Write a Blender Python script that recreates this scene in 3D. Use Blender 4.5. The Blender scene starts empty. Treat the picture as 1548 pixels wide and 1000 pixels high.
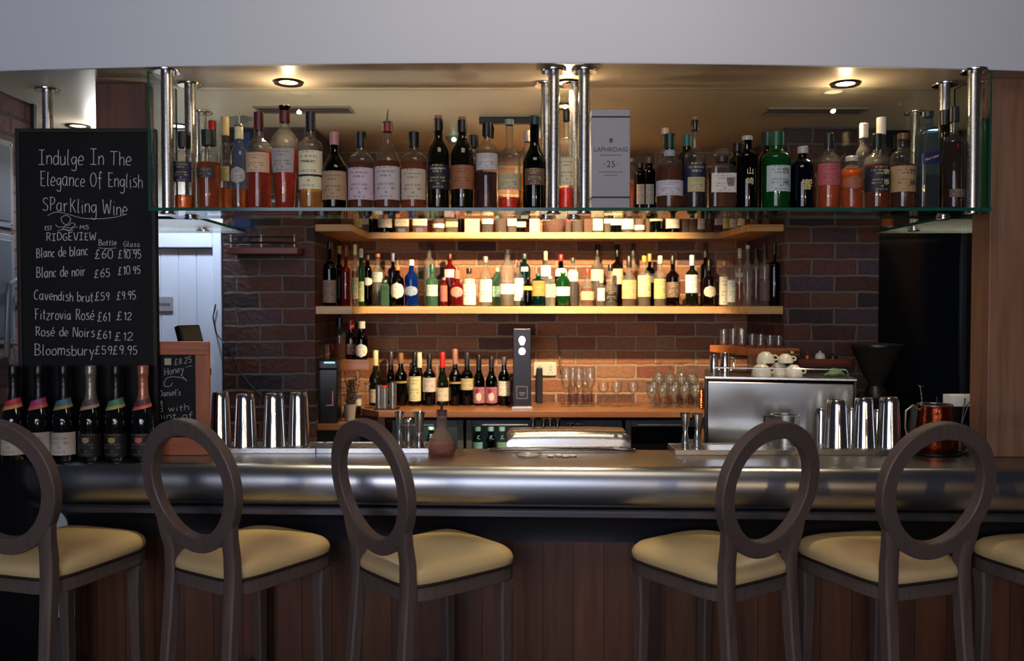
import bpy, bmesh, math, random
from mathutils import Vector, Matrix

random.seed(7)
S = bpy.context.scene
COL = S.collection
PI = math.pi
R = math.radians

# ------------------------------------------------------------------ camera
F = 1280.0                                   # focal length in pixels of the 1548 px wide frame
EYE = 1.67
PITCH = math.atan(33.0 / F)
cam_d = bpy.data.cameras.new('camera')
cam_d.sensor_width = 36.0
cam_d.lens = F / 1548.0 * 36.0
cam_d.clip_start = 0.05
cam_d.dof.use_dof = True
cam_d.dof.focus_distance = 3.2
cam_d.dof.aperture_fstop = 2.4
cam = bpy.data.objects.new('camera', cam_d)
cam.location = (0, 0, EYE)
cam.rotation_euler = (PI / 2 - PITCH, 0, 0)
COL.objects.link(cam)
S.camera = cam

# ------------------------------------------------------------------ view, world, large lights
S.view_settings.view_transform = 'Standard'
S.view_settings.look = 'None'
S.view_settings.gamma = 1.0
S.view_settings.use_curve_mapping = False
S.view_settings.exposure = 0.32
try:
    S.cycles.use_denoising = True
    S.cycles.max_bounces = 10
    S.cycles.diffuse_bounces = 4
    S.cycles.glossy_bounces = 5
    S.cycles.transmission_bounces = 8
    S.cycles.transparent_max_bounces = 40
    S.cycles.sample_clamp_indirect = 4.0
    S.cycles.sample_clamp_direct = 0.0
    S.cycles.caustics_reflective = False
    S.cycles.caustics_refractive = False
    S.cycles.blur_glossy = 0.6
except Exception:
    pass

w = bpy.data.worlds.new('dim_room')
S.world = w
w.use_nodes = True
bgn = w.node_tree.nodes['Background']
bgn.inputs[0].default_value = (0.30, 0.36, 0.52, 1)
bgn.inputs[1].default_value = 0.045


def light(kind, name, loc, power, color, aim=None, size=0.1, size_y=None, cone=None, blend=0.3):
    d = bpy.data.lights.new(name, kind)
    d.energy = power
    d.color = color
    if kind == 'AREA':
        d.size = size
        if size_y:
            d.shape = 'RECTANGLE'
            d.size_y = size_y
    else:
        d.shadow_soft_size = size
    if kind == 'SPOT':
        d.spot_size = R(cone)
        d.spot_blend = blend
    o = bpy.data.objects.new(name, d)
    o.location = loc
    if aim is not None:
        v = Vector(aim) - Vector(loc)
        o.rotation_euler = v.to_track_quat('-Z', 'Y').to_euler()
    COL.objects.link(o)
    return o


COOL = (0.66, 0.76, 1.0)
WARM = (1.0, 0.74, 0.44)
# daylight from the windows of the dining room behind the photographer, and its ceiling light
light('AREA', 'daylight_from_front_window', (-1.2, -3.2, 2.0), 90, COOL, (0.3, 3.0, 1.9), 3.2, 1.8)
light('AREA', 'dining_room_ceiling_light', (0.2, 1.5, 3.3), 14, (1.0, 0.86, 0.66), (0.2, 2.7, 0.8), 1.2, 0.8)


# fill spots added out of sight, standing in for bounce off the bar top
for _x in (-0.95, 0.0, 1.05):
    light('SPOT', 'soffit_fill_light', (_x, 3.50, 0.90), 62, (1.0, 0.87, 0.68), (_x, 3.12, 2.5), 0.12, cone=84, blend=0.7)


def uv(px, py, d):
    """Point at depth d (metres from the camera) seen at the photo's pixel px, py."""
    a = (px - 774.0) / F
    b = (500.0 - py) / F
    dy = math.cos(PITCH) + b * math.sin(PITCH)
    dz = -math.sin(PITCH) + b * math.cos(PITCH)
    t = d / dy
    return Vector((a * t, d, EYE + dz * t))


def X(px, d, py=467):
    return uv(px, py, d).x


def Z(py, d):
    return uv(774, py, d).z


# ------------------------------------------------------------------ colours and materials
def c(h):
    h = h.lstrip('#')
    v = [int(h[i:i + 2], 16) / 255.0 for i in (0, 2, 4)]
    return tuple((x / 12.92 if x <= 0.04045 else ((x + 0.055) / 1.055) ** 2.4) for x in v) + (1.0,)


_M = {}


def newmat(name):
    m = bpy.data.materials.new(name)
    m.use_nodes = True
    nt = m.node_tree
    return m, nt, nt.nodes, nt.links, nt.nodes['Principled BSDF']


def P(name, col, rough=0.5, metal=0.0, noise=0.0, nscale=30.0, bump=0.0, spec=None, stretch=None, emit=None):
    if name in _M:
        return _M[name]
    m, nt, N, L, b = newmat(name)
    col = c(col) if isinstance(col, str) else col
    b.inputs['Base Color'].default_value = col
    b.inputs['Roughness'].default_value = rough
    b.inputs['Metallic'].default_value = metal
    if spec is not None:
        b.inputs['Specular IOR Level'].default_value = spec
    if emit:
        b.inputs['Emission Color'].default_value = c(emit[0])
        b.inputs['Emission Strength'].default_value = emit[1]
    if noise or bump:
        tc = N.new('ShaderNodeTexCoord')
        mp = N.new('ShaderNodeMapping')
        if stretch:
            mp.inputs['Scale'].default_value = stretch
        nz = N.new('ShaderNodeTexNoise')
        nz.inputs['Scale'].default_value = nscale
        nz.inputs['Detail'].default_value = 5
        L.new(tc.outputs['Object'], mp.inputs['Vector'])
        L.new(mp.outputs['Vector'], nz.inputs['Vector'])
        if noise:
            mx = N.new('ShaderNodeMix')
            mx.data_type = 'RGBA'
            mx.inputs[6].default_value = tuple(x * (1 - noise) for x in col[:3]) + (1,)
            mx.inputs[7].default_value = tuple(min(1, x * (1 + noise)) for x in col[:3]) + (1,)
            L.new(nz.outputs['Fac'], mx.inputs[0])
            L.new(mx.outputs[2], b.inputs['Base Color'])
            mr = N.new('ShaderNodeMapRange')
            mr.inputs[3].default_value = max(0.02, rough * 0.8)
            mr.inputs[4].default_value = min(1, rough * 1.25)
            L.new(nz.outputs['Fac'], mr.inputs[0])
            L.new(mr.outputs[0], b.inputs['Roughness'])
        if bump:
            bp = N.new('ShaderNodeBump')
            bp.inputs['Strength'].default_value = bump
            bp.inputs['Distance'].default_value = 0.004
            L.new(nz.outputs['Fac'], bp.inputs['Height'])
            L.new(bp.outputs['Normal'], b.inputs['Normal'])
    _M[name] = m
    return m


def WOOD(name, dark, lite, axis='X', scale=1.0, rough=0.45, boards=0.0):
    """Long grain along an axis; boards > 0 adds joints between vertical boards of that width."""
    if name in _M:
        return _M[name]
    m, nt, N, L, b = newmat(name)
    tc = N.new('ShaderNodeTexCoord')
    mp = N.new('ShaderNodeMapping')
    st = {'X': (1.2, 18, 18), 'Y': (18, 1.2, 18), 'Z': (18, 18, 1.2)}[axis]
    mp.inputs['Scale'].default_value = tuple(s * scale for s in st)
    nz = N.new('ShaderNodeTexNoise')
    nz.inputs['Scale'].default_value = 2.2
    nz.inputs['Detail'].default_value = 7
    nz.inputs['Distortion'].default_value = 0.8
    cr = N.new('ShaderNodeValToRGB')
    cr.color_ramp.elements[0].position = 0.3
    cr.color_ramp.elements[0].color = c(dark)
    cr.color_ramp.elements[1].position = 0.72
    cr.color_ramp.elements[1].color = c(lite)
    L.new(tc.outputs['Object'], mp.inputs['Vector'])
    L.new(mp.outputs['Vector'], nz.inputs['Vector'])
    L.new(nz.outputs['Fac'], cr.inputs['Fac'])
    out = cr.outputs['Color']
    if boards:
        sp = N.new('ShaderNodeSeparateXYZ')
        L.new(tc.outputs['Object'], sp.inputs[0])
        dv = N.new('ShaderNodeMath'); dv.operation = 'DIVIDE'; dv.inputs[1].default_value = boards
        L.new(sp.outputs['X'], dv.inputs[0])
        fl = N.new('ShaderNodeMath'); fl.operation = 'FLOOR'
        L.new(dv.outputs[0], fl.inputs[0])
        wn = N.new('ShaderNodeTexWhiteNoise'); wn.noise_dimensions = '1D'
        L.new(fl.outputs[0], wn.inputs['W'])
        fr = N.new('ShaderNodeMath'); fr.operation = 'FRACT'
        L.new(dv.outputs[0], fr.inputs[0])
        lt = N.new('ShaderNodeMath'); lt.operation = 'LESS_THAN'; lt.inputs[1].default_value = 0.025
        L.new(fr.outputs[0], lt.inputs[0])
        hs = N.new('ShaderNodeHueSaturation')
        mr = N.new('ShaderNodeMapRange'); mr.inputs[3].default_value = 0.8; mr.inputs[4].default_value = 1.15
        L.new(wn.outputs['Value'], mr.inputs[0])
        L.new(mr.outputs[0], hs.inputs['Value'])
        L.new(out, hs.inputs['Color'])
        mx = N.new('ShaderNodeMix'); mx.data_type = 'RGBA'
        mx.inputs[7].default_value = c('#120a08')
        L.new(lt.outputs[0], mx.inputs[0])
        L.new(hs.outputs[0], mx.inputs[6])
        out = mx.outputs[2]
    L.new(out, b.inputs['Base Color'])
    b.inputs['Roughness'].default_value = rough
    bp = N.new('ShaderNodeBump')
    bp.inputs['Strength'].default_value = 0.15
    bp.inputs['Distance'].default_value = 0.002
    L.new(nz.outputs['Fac'], bp.inputs['Height'])
    L.new(bp.outputs['Normal'], b.inputs['Normal'])
    _M[name] = m
    return m


def BRICK(name, cols, mortar, bw=0.225, bh=0.08):
    if name in _M:
        return _M[name]
    m, nt, N, L, b = newmat(name)
    tc = N.new('ShaderNodeTexCoord')
    sp = N.new('ShaderNodeSeparateXYZ')
    L.new(tc.outputs['Object'], sp.inputs[0])
    ad = N.new('ShaderNodeMath'); ad.operation = 'ADD'
    L.new(sp.outputs['X'], ad.inputs[0]); L.new(sp.outputs['Y'], ad.inputs[1])
    cb = N.new('ShaderNodeCombineXYZ')
    L.new(ad.outputs[0], cb.inputs[0]); L.new(sp.outputs['Z'], cb.inputs[1])
    nz = N.new('ShaderNodeTexNoise'); nz.inputs['Scale'].default_value = 14; nz.inputs['Detail'].default_value = 4
    L.new(tc.outputs['Object'], nz.inputs['Vector'])
    vm = N.new('ShaderNodeVectorMath'); vm.operation = 'MULTIPLY_ADD'
    vm.inputs[1].default_value = (0.022, 0.016, 0)
    L.new(nz.outputs['Color'], vm.inputs[0]); L.new(cb.outputs[0], vm.inputs[2])
    br = N.new('ShaderNodeTexBrick')
    br.offset = 0.5
    br.inputs['Scale'].default_value = 1.0
    br.inputs['Brick Width'].default_value = bw
    br.inputs['Row Height'].default_value = bh
    br.inputs['Mortar Size'].default_value = 0.008
    br.inputs['Mortar Smooth'].default_value = 0.35
    br.inputs['Color1'].default_value = (0, 0, 0, 1)
    br.inputs['Color2'].default_value = (1, 1, 1, 1)
    br.inputs['Mortar'].default_value = (0.5, 0.5, 0.5, 1)
    L.new(vm.outputs[0], br.inputs['Vector'])
    cr = N.new('ShaderNodeValToRGB')
    e = cr.color_ramp.elements
    e[0].position = 0.0; e[0].color = c(cols[0])
    e[1].position = 1.0; e[1].color = c(cols[-1])
    for i, h in enumerate(cols[1:-1]):
        x = e.new((i + 1) / (len(cols) - 1)); x.color = c(h)
    L.new(br.outputs['Color'], cr.inputs['Fac'])
    n2 = N.new('ShaderNodeTexNoise'); n2.inputs['Scale'].default_value = 45; n2.inputs['Detail'].default_value = 6
    L.new(tc.outputs['Object'], n2.inputs['Vector'])
    mr = N.new('ShaderNodeMapRange'); mr.inputs[3].default_value = 0.55; mr.inputs[4].default_value = 1.35
    L.new(n2.outputs['Fac'], mr.inputs[0])
    hs = N.new('ShaderNodeHueSaturation')
    L.new(cr.outputs[0], hs.inputs['Color']); L.new(mr.outputs[0], hs.inputs['Value'])
    mx = N.new('ShaderNodeMix'); mx.data_type = 'RGBA'
    L.new(br.outputs['Fac'], mx.inputs[0]); L.new(hs.outputs[0], mx.inputs[6])
    mx.inputs[7].default_value = c(mortar)
    L.new(mx.outputs[2], b.inputs['Base Color'])
    b.inputs['Roughness'].default_value = 0.75
    sb = N.new('ShaderNodeMath'); sb.operation = 'SUBTRACT'
    L.new(n2.outputs['Fac'], sb.inputs[0]); 
    ml = N.new('ShaderNodeMath'); ml.operation = 'MULTIPLY'; ml.inputs[1].default_value = 1.6
    L.new(br.outputs['Fac'], ml.inputs[0]); L.new(ml.outputs[0], sb.inputs[1])
    bp = N.new('ShaderNodeBump'); bp.inputs['Strength'].default_value = 0.8; bp.inputs['Distance'].default_value = 0.008
    L.new(sb.outputs[0], bp.inputs['Height']); L.new(bp.outputs['Normal'], b.inputs['Normal'])
    _M[name] = m
    return m


def GLASS(name, tint, refl=1.45, edge=0.45, rough=0.02, refr=0.0, cloud=0.0, body_col=None):
    """Thin-walled glass: tinted see-through with Fresnel reflection, deeper tint where the wall is seen edge-on."""
    if name in _M:
        return _M[name]
    m, nt, N, L, b = newmat(name)
    N.remove(b)
    out = [n for n in N if n.type == 'OUTPUT_MATERIAL'][0]
    t = c(tint) if isinstance(tint, str) else tint
    lw = N.new('ShaderNodeLayerWeight'); lw.inputs['Blend'].default_value = 0.35
    mx = N.new('ShaderNodeMix'); mx.data_type = 'RGBA'
    mx.inputs[6].default_value = t
    mx.inputs[7].default_value = tuple(x * edge for x in t[:3]) + (1,)
    L.new(lw.outputs['Facing'], mx.inputs[0])
    tr = N.new('ShaderNodeBsdfTransparent')
    L.new(mx.outputs[2], tr.inputs[0])
    body = tr.outputs[0]
    if refr > 0:
        rf = N.new('ShaderNodeBsdfRefraction'); rf.inputs['IOR'].default_value = 1.25
        rf.inputs['Roughness'].default_value = 0.02
        L.new(mx.outputs[2], rf.inputs[0])
        m1 = N.new('ShaderNodeMixShader'); m1.inputs[0].default_value = refr
        L.new(tr.outputs[0], m1.inputs[1]); L.new(rf.outputs[0], m1.inputs[2])
        body = m1.outputs[0]
    if cloud > 0:
        bc = c(body_col) if body_col else t
        df = N.new('ShaderNodeBsdfDiffuse'); df.inputs[0].default_value = bc
        tl = N.new('ShaderNodeBsdfTranslucent'); tl.inputs[0].default_value = bc
        m2 = N.new('ShaderNodeMixShader'); m2.inputs[0].default_value = 0.5
        L.new(df.outputs[0], m2.inputs[1]); L.new(tl.outputs[0], m2.inputs[2])
        m3 = N.new('ShaderNodeMixShader'); m3.inputs[0].default_value = cloud
        L.new(body, m3.inputs[1]); L.new(m2.outputs[0], m3.inputs[2])
        body = m3.outputs[0]
    gl = N.new('ShaderNodeBsdfGlossy'); gl.inputs['Roughness'].default_value = rough
    fr = N.new('ShaderNodeFresnel'); fr.inputs['IOR'].default_value = refl
    ge = N.new('ShaderNodeNewGeometry')
    nb = N.new('ShaderNodeMath'); nb.operation = 'SUBTRACT'; nb.inputs[0].default_value = 1.0
    L.new(ge.outputs['Backfacing'], nb.inputs[1])
    ff = N.new('ShaderNodeMath'); ff.operation = 'MULTIPLY'
    L.new(fr.outputs[0], ff.inputs[0]); L.new(nb.outputs[0], ff.inputs[1])
    ms = N.new('ShaderNodeMixShader')
    L.new(ff.outputs[0], ms.inputs[0]); L.new(body, ms.inputs[1]); L.new(gl.outputs[0], ms.inputs[2])
    L.new(ms.outputs[0], out.inputs[0])
    _M[name] = m
    return m


def PRINTED(name, base, ink='#3a3430', amount=0.5, rows=9.0):
    """A paper label with faint rows of unreadable print."""
    if name in _M:
        return _M[name]
    m, nt, N, L, b = newmat(name)
    tc = N.new('ShaderNodeTexCoord')
    sp = N.new('ShaderNodeSeparateXYZ')
    L.new(tc.outputs['Generated'], sp.inputs[0])

    def M(op, a, v):
        n = N.new('ShaderNodeMath'); n.operation = op
        L.new(a, n.inputs[0])
        if isinstance(v, (int, float)):
            n.inputs[1].default_value = v
        else:
            L.new(v, n.inputs[1])
        return n.outputs[0]
    zr = M('MULTIPLY', sp.outputs['Z'], rows)
    fl = M('FLOOR', zr, 0)
    fr = M('FRACT', zr, 0)
    band = M('GREATER_THAN', fr, 0.45)
    xx = M('MULTIPLY', sp.outputs['X'], 26.0)
    cb = N.new('ShaderNodeCombineXYZ')
    L.new(xx, cb.inputs[0]); L.new(M('MULTIPLY', fl, 7.3), cb.inputs[1])
    nz = N.new('ShaderNodeTexNoise'); nz.inputs['Scale'].default_value = 1.0; nz.inputs['Detail'].default_value = 2
    L.new(cb.outputs[0], nz.inputs['Vector'])
    pr = M('GREATER_THAN', nz.outputs['Fac'], 0.5)
    off = M('ABSOLUTE', M('SUBTRACT', sp.outputs['X'], 0.5), 0)
    wn = N.new('ShaderNodeTexWhiteNoise'); wn.noise_dimensions = '1D'
    L.new(fl, wn.inputs['W'])
    lim = M('MULTIPLY', wn.outputs['Value'], 0.42)
    inside = M('LESS_THAN', off, lim)
    f = M('MULTIPLY', M('MULTIPLY', M('MULTIPLY', band, pr), inside), amount)
    mx = N.new('ShaderNodeMix'); mx.data_type = 'RGBA'
    mx.inputs[6].default_value = c(base); mx.inputs[7].default_value = c(ink)
    L.new(f, mx.inputs[0]); L.new(mx.outputs[2], b.inputs['Base Color'])
    b.inputs['Roughness'].default_value = 0.6
    _M[name] = m
    return m


STEEL = P('brushed_steel', (0.58, 0.57, 0.55, 1), 0.28, 1.0, 0.05, 30, stretch=(1, 6, 6))
CHROME = P('polished_steel', (0.66, 0.65, 0.63, 1), 0.15, 1.0)
PEWTER = P('pewter_metal', (0.36, 0.365, 0.39, 1), 0.30, 1.0, 0.06, 2.5)
BLACK = P('black_plastic', '#0c0c0f', 0.35)
BLACKM = P('matt_black', '#08080b', 0.6)
WHITE = P('white_paint', '#c9c6c0', 0.6)
CERAMIC = P('white_ceramic', '#d9d4c6', 0.25)
CLEAR = GLASS('clear_glass', (0.97, 0.98, 0.97, 1), 1.5, 0.6)
CRYSTAL = GLASS('crystal_glass', (0.99, 0.99, 0.98, 1), 2.2, 0.65, 0.08, cloud=0.05, body_col='#f4f0e8')
SHEET = GLASS('sheet_glass', (0.93, 0.96, 0.95, 1), 1.45, 0.8)
FROST = GLASS('frosted_glass', (0.93, 0.96, 0.95, 1), 1.45, 0.8, 0.1, cloud=0.6, body_col='#e8f0ec')
EDGE = P('green_glass_edge', '#1c4f44', 0.15, 0.0)


# ------------------------------------------------------------------ mesh building
class MB:
    def __init__(self):
        self.v = []
        self.f = []
        self.mi = []

    def add(self, vs, fs, mi=0):
        o = len(self.v)
        self.v += [tuple(p) for p in vs]
        self.f += [tuple(i + o for i in q) for q in fs]
        self.mi += [mi] * len(fs)
        return self

    def box(self, x0, x1, y0, y1, z0, z1, mi=0):
        vs = [(x0, y0, z0), (x1, y0, z0), (x1, y1, z0), (x0, y1, z0), (x0, y0, z1), (x1, y0, z1), (x1, y1, z1), (x0, y1, z1)]
        fs = [(0, 3, 2, 1), (4, 5, 6, 7), (0, 1, 5, 4), (1, 2, 6, 5), (2, 3, 7, 6), (3, 0, 4, 7)]
        return self.add(vs, fs, mi)

    def lathe(self, prof, n=28, sec=None, off=(0, 0, 0), mi=0, rot=None):
        """prof: (radius, z) from bottom to top; sec(angle) -> (x, y) of the unit section."""
        if sec is None:
            sec = lambda a: (math.cos(a), math.sin(a))
        vs, fs = [], []
        ring = []
        for r, z in prof:
            if r < 1e-6:
                ring.append([len(vs)])
                vs.append(Vector((0, 0, z)))
            else:
                ids = []
                for k in range(n):
                    x, y = sec(2 * PI * k / n)
                    ids.append(len(vs))
                    vs.append(Vector((x * r, y * r, z)))
                ring.append(ids)
        for a, b in zip(ring, ring[1:]):
            if len(a) == 1 and len(b) == 1:
                continue
            for k in range(n):
                k2 = (k + 1) % n
                if len(a) == 1:
                    fs.append((a[0], b[k2], b[k]))
                elif len(b) == 1:
                    fs.append((a[k], a[k2], b[0]))
                else:
                    fs.append((a[k], a[k2], b[k2], b[k]))
        if rot is not None:
            vs = [rot @ p for p in vs]
        return self.add([p + Vector(off) for p in vs], fs, mi)

    def tube(self, path, r, n=10, closed=False, mi=0):
        path = [Vector(p) for p in path]
        rs = r if isinstance(r, (list, tuple)) else [r] * len(path)
        vs, fs = [], []
        m = len(path)
        prev = None
        for i, p in enumerate(path):
            if closed:
                t = path[(i + 1) % m] - path[i - 1]
            else:
                t = path[min(i + 1, m - 1)] - path[max(i - 1, 0)]
            t.normalize()
            if prev is None:
                a = Vector((0, 0, 1)) if abs(t.z) < 0.9 else Vector((1, 0, 0))
                u = (a - t * a.dot(t)).normalized()
            else:
                u = (prev - t * prev.dot(t)).normalized()
            prev = u
            w_ = t.cross(u)
            for k in range(n):
                an = 2 * PI * k / n
                vs.append(p + (u * math.cos(an) + w_ * math.sin(an)) * rs[i])
        for i in range(m if closed else m - 1):
            j = (i + 1) % m
            for k in range(n):
                k2 = (k + 1) % n
                fs.append((i * n + k, i * n + k2, j * n + k2, j * n + k))
        if not closed:
            fs.append(tuple(range(n - 1, -1, -1)))
            fs.append(tuple((m - 1) * n + k for k in range(n)))
        return self.add(vs, fs, mi)

    def bar(self, path, sx, sy, ux, closed=False, mi=0):
        """Rectangular section swept along a path; ux = width direction, sx/sy half sizes (numbers or lists)."""
        path = [Vector(p) for p in path]
        m = len(path)
        sxs = sx if isinstance(sx, (list, tuple)) else [sx] * m
        sys_ = sy if isinstance(sy, (list, tuple)) else [sy] * m
        vs, fs = [], []
        for i, p in enumerate(path):
            t = (path[(i + 1) % m] - path[i - 1]) if closed else (path[min(i + 1, m - 1)] - path[max(i - 1, 0)])
            t.normalize()
            u = Vector(ux)
            u = (u - t * u.dot(t)).normalized()
            w_ = t.cross(u)
            k = 0.72
            for a, b in ((1, k), (k, 1), (-k, 1), (-1, k), (-1, -k), (-k, -1), (k, -1), (1, -k)):
                vs.append(p + u * sxs[i] * a + w_ * sys_[i] * b)
        n = 8
        for i in range(m if closed else m - 1):
            j = (i + 1) % m
            for k in range(n):
                k2 = (k + 1) % n
                fs.append((i * n + k, i * n + k2, j * n + k2, j * n + k))
        if not closed:
            fs.append(tuple(range(n - 1, -1, -1)))
            fs.append(tuple((m - 1) * n + k for k in range(n)))
        return self.add(vs, fs, mi)

    def sweep(self, path, prof, mi=0, cap=True):
        """Profile (offset to the left of travel, z) swept along a plan path of (x, y)."""
        m, n = len(path), len(prof)
        vs, fs = [], []
        for i, p in enumerate(path):
            a = Vector(path[max(i - 1, 0)]); b = Vector(path[min(i + 1, m - 1)])
            t = (b - a).normalized()
            nrm = Vector((-t.y, t.x))
            for o, z in prof:
                vs.append((p[0] + nrm.x * o, p[1] + nrm.y * o, z))
        for i in range(m - 1):
            for k in range(n):
                k2 = (k + 1) % n
                fs.append((i * n + k, (i + 1) * n + k, (i + 1) * n + k2, i * n + k2))
        if cap:
            fs.append(tuple(range(n)))
            fs.append(tuple((m - 1) * n + k for k in range(n - 1, -1, -1)))
        return self.add(vs, fs, mi)

    def build(self, name, mats, parent=None, smooth=35, bevel=0.0, loc=None):
        me = bpy.data.meshes.new(name)
        me.from_pydata(self.v, [], self.f)
        me.validate()
        bm = bmesh.new(); bm.from_mesh(me)
        bmesh.ops.recalc_face_normals(bm, faces=bm.faces)
        bm.to_mesh(me); bm.free()
        if not isinstance(mats, (list, tuple)):
            mats = [mats]
        for m in mats:
            me.materials.append(m)
        if len(mats) > 1 and len(self.mi) == len(me.polygons):
            me.polygons.foreach_set('material_index', self.mi)
        if smooth:
            me.polygons.foreach_set('use_smooth', [True] * len(me.polygons))
            me.set_sharp_from_angle(angle=R(smooth))
        o = bpy.data.objects.new(name, me)
        COL.objects.link(o)
        if bevel:
            b = o.modifiers.new('bevel', 'BEVEL'); b.width = bevel; b.segments = 2; b.limit_method = 'ANGLE'
        if parent is not None:
            o.parent = parent
        if loc is not None:
            o.location = loc
        return o


def box(name, m, x0, x1, y0, y1, z0, z1, parent=None, bevel=0.0):
    return MB().box(x0, x1, y0, y1, z0, z1).build(name, m, parent, 0 if not bevel else 30, bevel)


def tag(o, label, cat, group=None):
    o['label'] = label
    o['category'] = cat
    if group:
        o['group'] = group
    return o


def thing(name, label, cat, loc=(0, 0, 0), rz=0.0, group=None):
    o = bpy.data.objects.new(name, None)
    o.empty_display_size = 0.05
    COL.objects.link(o)
    o.location = loc
    o.rotation_euler = (0, 0, rz)
    return tag(o, label, cat, group)


def struct(o):
    o['kind'] = 'structure'
    return o


def dup(root, loc, rz=None, label=None):
    r = root.copy(); COL.objects.link(r); r.location = loc
    if rz is not None:
        r.rotation_euler = (0, 0, rz)
    if label:
        r['label'] = label
    for ch in list(root.children):
        k = ch.copy(); COL.objects.link(k); k.parent = r
        for g in list(ch.children):
            h = g.copy(); COL.objects.link(h); h.parent = k
    return r


def as_mesh(name, cu):
    """A curve or text turned into an ordinary mesh object."""
    tmp = bpy.data.objects.new(name, cu)
    me = bpy.data.meshes.new_from_object(tmp)
    bpy.data.objects.remove(tmp)
    me.name = name
    if not me.materials:
        for m in cu.materials:
            me.materials.append(m)
    o = bpy.data.objects.new(name, me)
    COL.objects.link(o)
    return o


def words(name, s, size, loc, m, parent=None, rot=(PI / 2, 0, 0), align='CENTER', ext=0.0003):
    cu = bpy.data.curves.new(name, 'FONT')
    cu.body = s
    cu.size = size
    cu.align_x = align
    cu.align_y = 'CENTER'
    cu.extrude = ext
    cu.materials.append(m)
    o = as_mesh(name, cu)
    o.location = loc
    o.rotation_euler = rot
    if parent is not None:
        o.parent = parent
    return o


ORD = ('first second third fourth fifth sixth seventh eighth ninth tenth eleventh twelfth thirteenth fourteenth fifteenth '
       'sixteenth seventeenth eighteenth nineteenth twentieth twenty-first twenty-second twenty-third twenty-fourth twenty-fifth '
       'twenty-sixth twenty-seventh twenty-eighth twenty-ninth thirtieth thirty-first thirty-second thirty-third thirty-fourth '
       'thirty-fifth thirty-sixth thirty-seventh thirty-eighth thirty-ninth fortieth forty-first forty-second forty-third '
       'forty-fourth forty-fifth forty-sixth forty-seventh forty-eighth forty-ninth fiftieth fifty-first fifty-second').split()
# ================================================================== the room
def depth_at(py, z):
    """Depth at which the height z shows at picture row py."""
    lo, hi = 0.5, 40.0
    s = 1 if Z(py, hi) > z else -1
    for _ in range(60):
        mid = (lo + hi) / 2
        if (Z(py, mid) - z) * s > 0:
            hi = mid
        else:
            lo = mid
    return (lo + hi) / 2


ZC = Z(708, 3.05)                              # bar top
CEIL = EYE + 0.885                             # soffit over the bar
NOSE = lambda x: 3.063 - 0.042 * x             # front line of the counter
ALC = (-0.966, 1.333, 4.15, 4.80)              # brick recess: left, right, front, back

BRICKM = BRICK('old_red_brick_shaded', ['#201a22', '#4a2620', '#5a3026', '#3a2e3e', '#5c3a2e', '#3a1f1a', '#22222e'], '#5e5450')  # piers: same brick, shade put into its darker tones
BRICKR = BRICK('recess_brick_lit', ['#5a3a2c', '#8a5438', '#a06a44', '#6a4a40', '#aa7850', '#7a4430', '#3a2a28'], '#a08468')  # recess: same brick, lamplight put into its paler tones
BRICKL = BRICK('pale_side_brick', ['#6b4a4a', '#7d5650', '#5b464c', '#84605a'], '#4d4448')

# the dining room behind the photographer: floor, warm far wall and its two wall lamps (they show in the polished steel)
struct(box('floor_dining', WOOD('dining_floor', '#2a1c14', '#3c281c', 'X', 0.5, 0.5), -4.5, 4.5, -6.0, -0.5, -0.05, 0.0))
struct(box('wall_dining', P('dining_wall', '#b8a288', 0.8), -4.5, 4.5, -6.1, -6.0, 0, 3.5))
for sx in (-2.4, 2.4):
    light('POINT', 'dining_wall_lamp', (sx, -5.6, 1.9), 60, (1.0, 0.72, 0.42), size=0.08)
struct(box('floor', P('dark_floor', '#1d2430', 0.5, noise=0.2, nscale=8), -4.5, 4.5, -0.5, 5.6, -0.05, 0.0))

# soffit with a gently bowed front, and the white bulkhead that hangs at its edge
arc = []
for i in range(41):
    x = -3.2 + 6.4 * i / 40
    arc.append((x, depth_at(94, CEIL) + 0.028 * x * x))
mb = MB()
n = len(arc)
vs = [(x, y + 0.02, CEIL) for x, y in arc] + [(3.2, 5.2, CEIL), (-3.2, 5.2, CEIL)]
vs += [(x, y, CEIL + 0.06) for x, y, z in vs]
k = n + 2
mb.add(vs, [tuple(range(k)), tuple(range(2 * k - 1, k - 1, -1))] + [(i, (i + 1) % k, (i + 1) % k + k, i + k) for i in range(k)])
CEILM = P('soffit_plaster', '#cdbfa8', 0.38, noise=0.04, nscale=3)
struct(mb.build('ceiling', CEILM, None, 0))
BULKM = P('bulkhead_plaster', '#dde2ec', 0.75, noise=0.03, nscale=2, bump=0.05)
struct(MB().sweep(arc, [(0.0, CEIL + 0.004), (0.0, 3.5), (0.14, 3.5), (0.14, CEIL + 0.06), (0.02, CEIL - 0.002), (0.004, CEIL - 0.002)]).build('wall_front', BULKM, None, 40))

# brick recess behind the bar
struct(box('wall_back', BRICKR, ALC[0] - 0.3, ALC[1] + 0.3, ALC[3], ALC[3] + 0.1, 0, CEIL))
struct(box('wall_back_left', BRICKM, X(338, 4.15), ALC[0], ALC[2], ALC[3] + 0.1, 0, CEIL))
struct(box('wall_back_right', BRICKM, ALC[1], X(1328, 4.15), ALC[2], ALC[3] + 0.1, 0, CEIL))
# short brick wall at the left edge with a black end trim
struct(box('wall_left', BRICKL, -2.25, -2.08, 3.3, 3.68, 0, CEIL))
struct(box('trim_1', BLACKM, -2.27, -2.065, 3.68, 3.70, 0, CEIL))
struct(box('wall_far_left', P('left_lobby_wall', '#b9b2a6', 0.7), -3.3, -3.2, 3.6, 5.2, 0, CEIL))
struct(box('void_sheet', P('dark_void_sheet', '#10131c', 0.6), -2.079, -2.070, 3.3, 3.679, 0, ZC - 0.02))  # dark sheet added over the wall foot to stand in for a dark void
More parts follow.
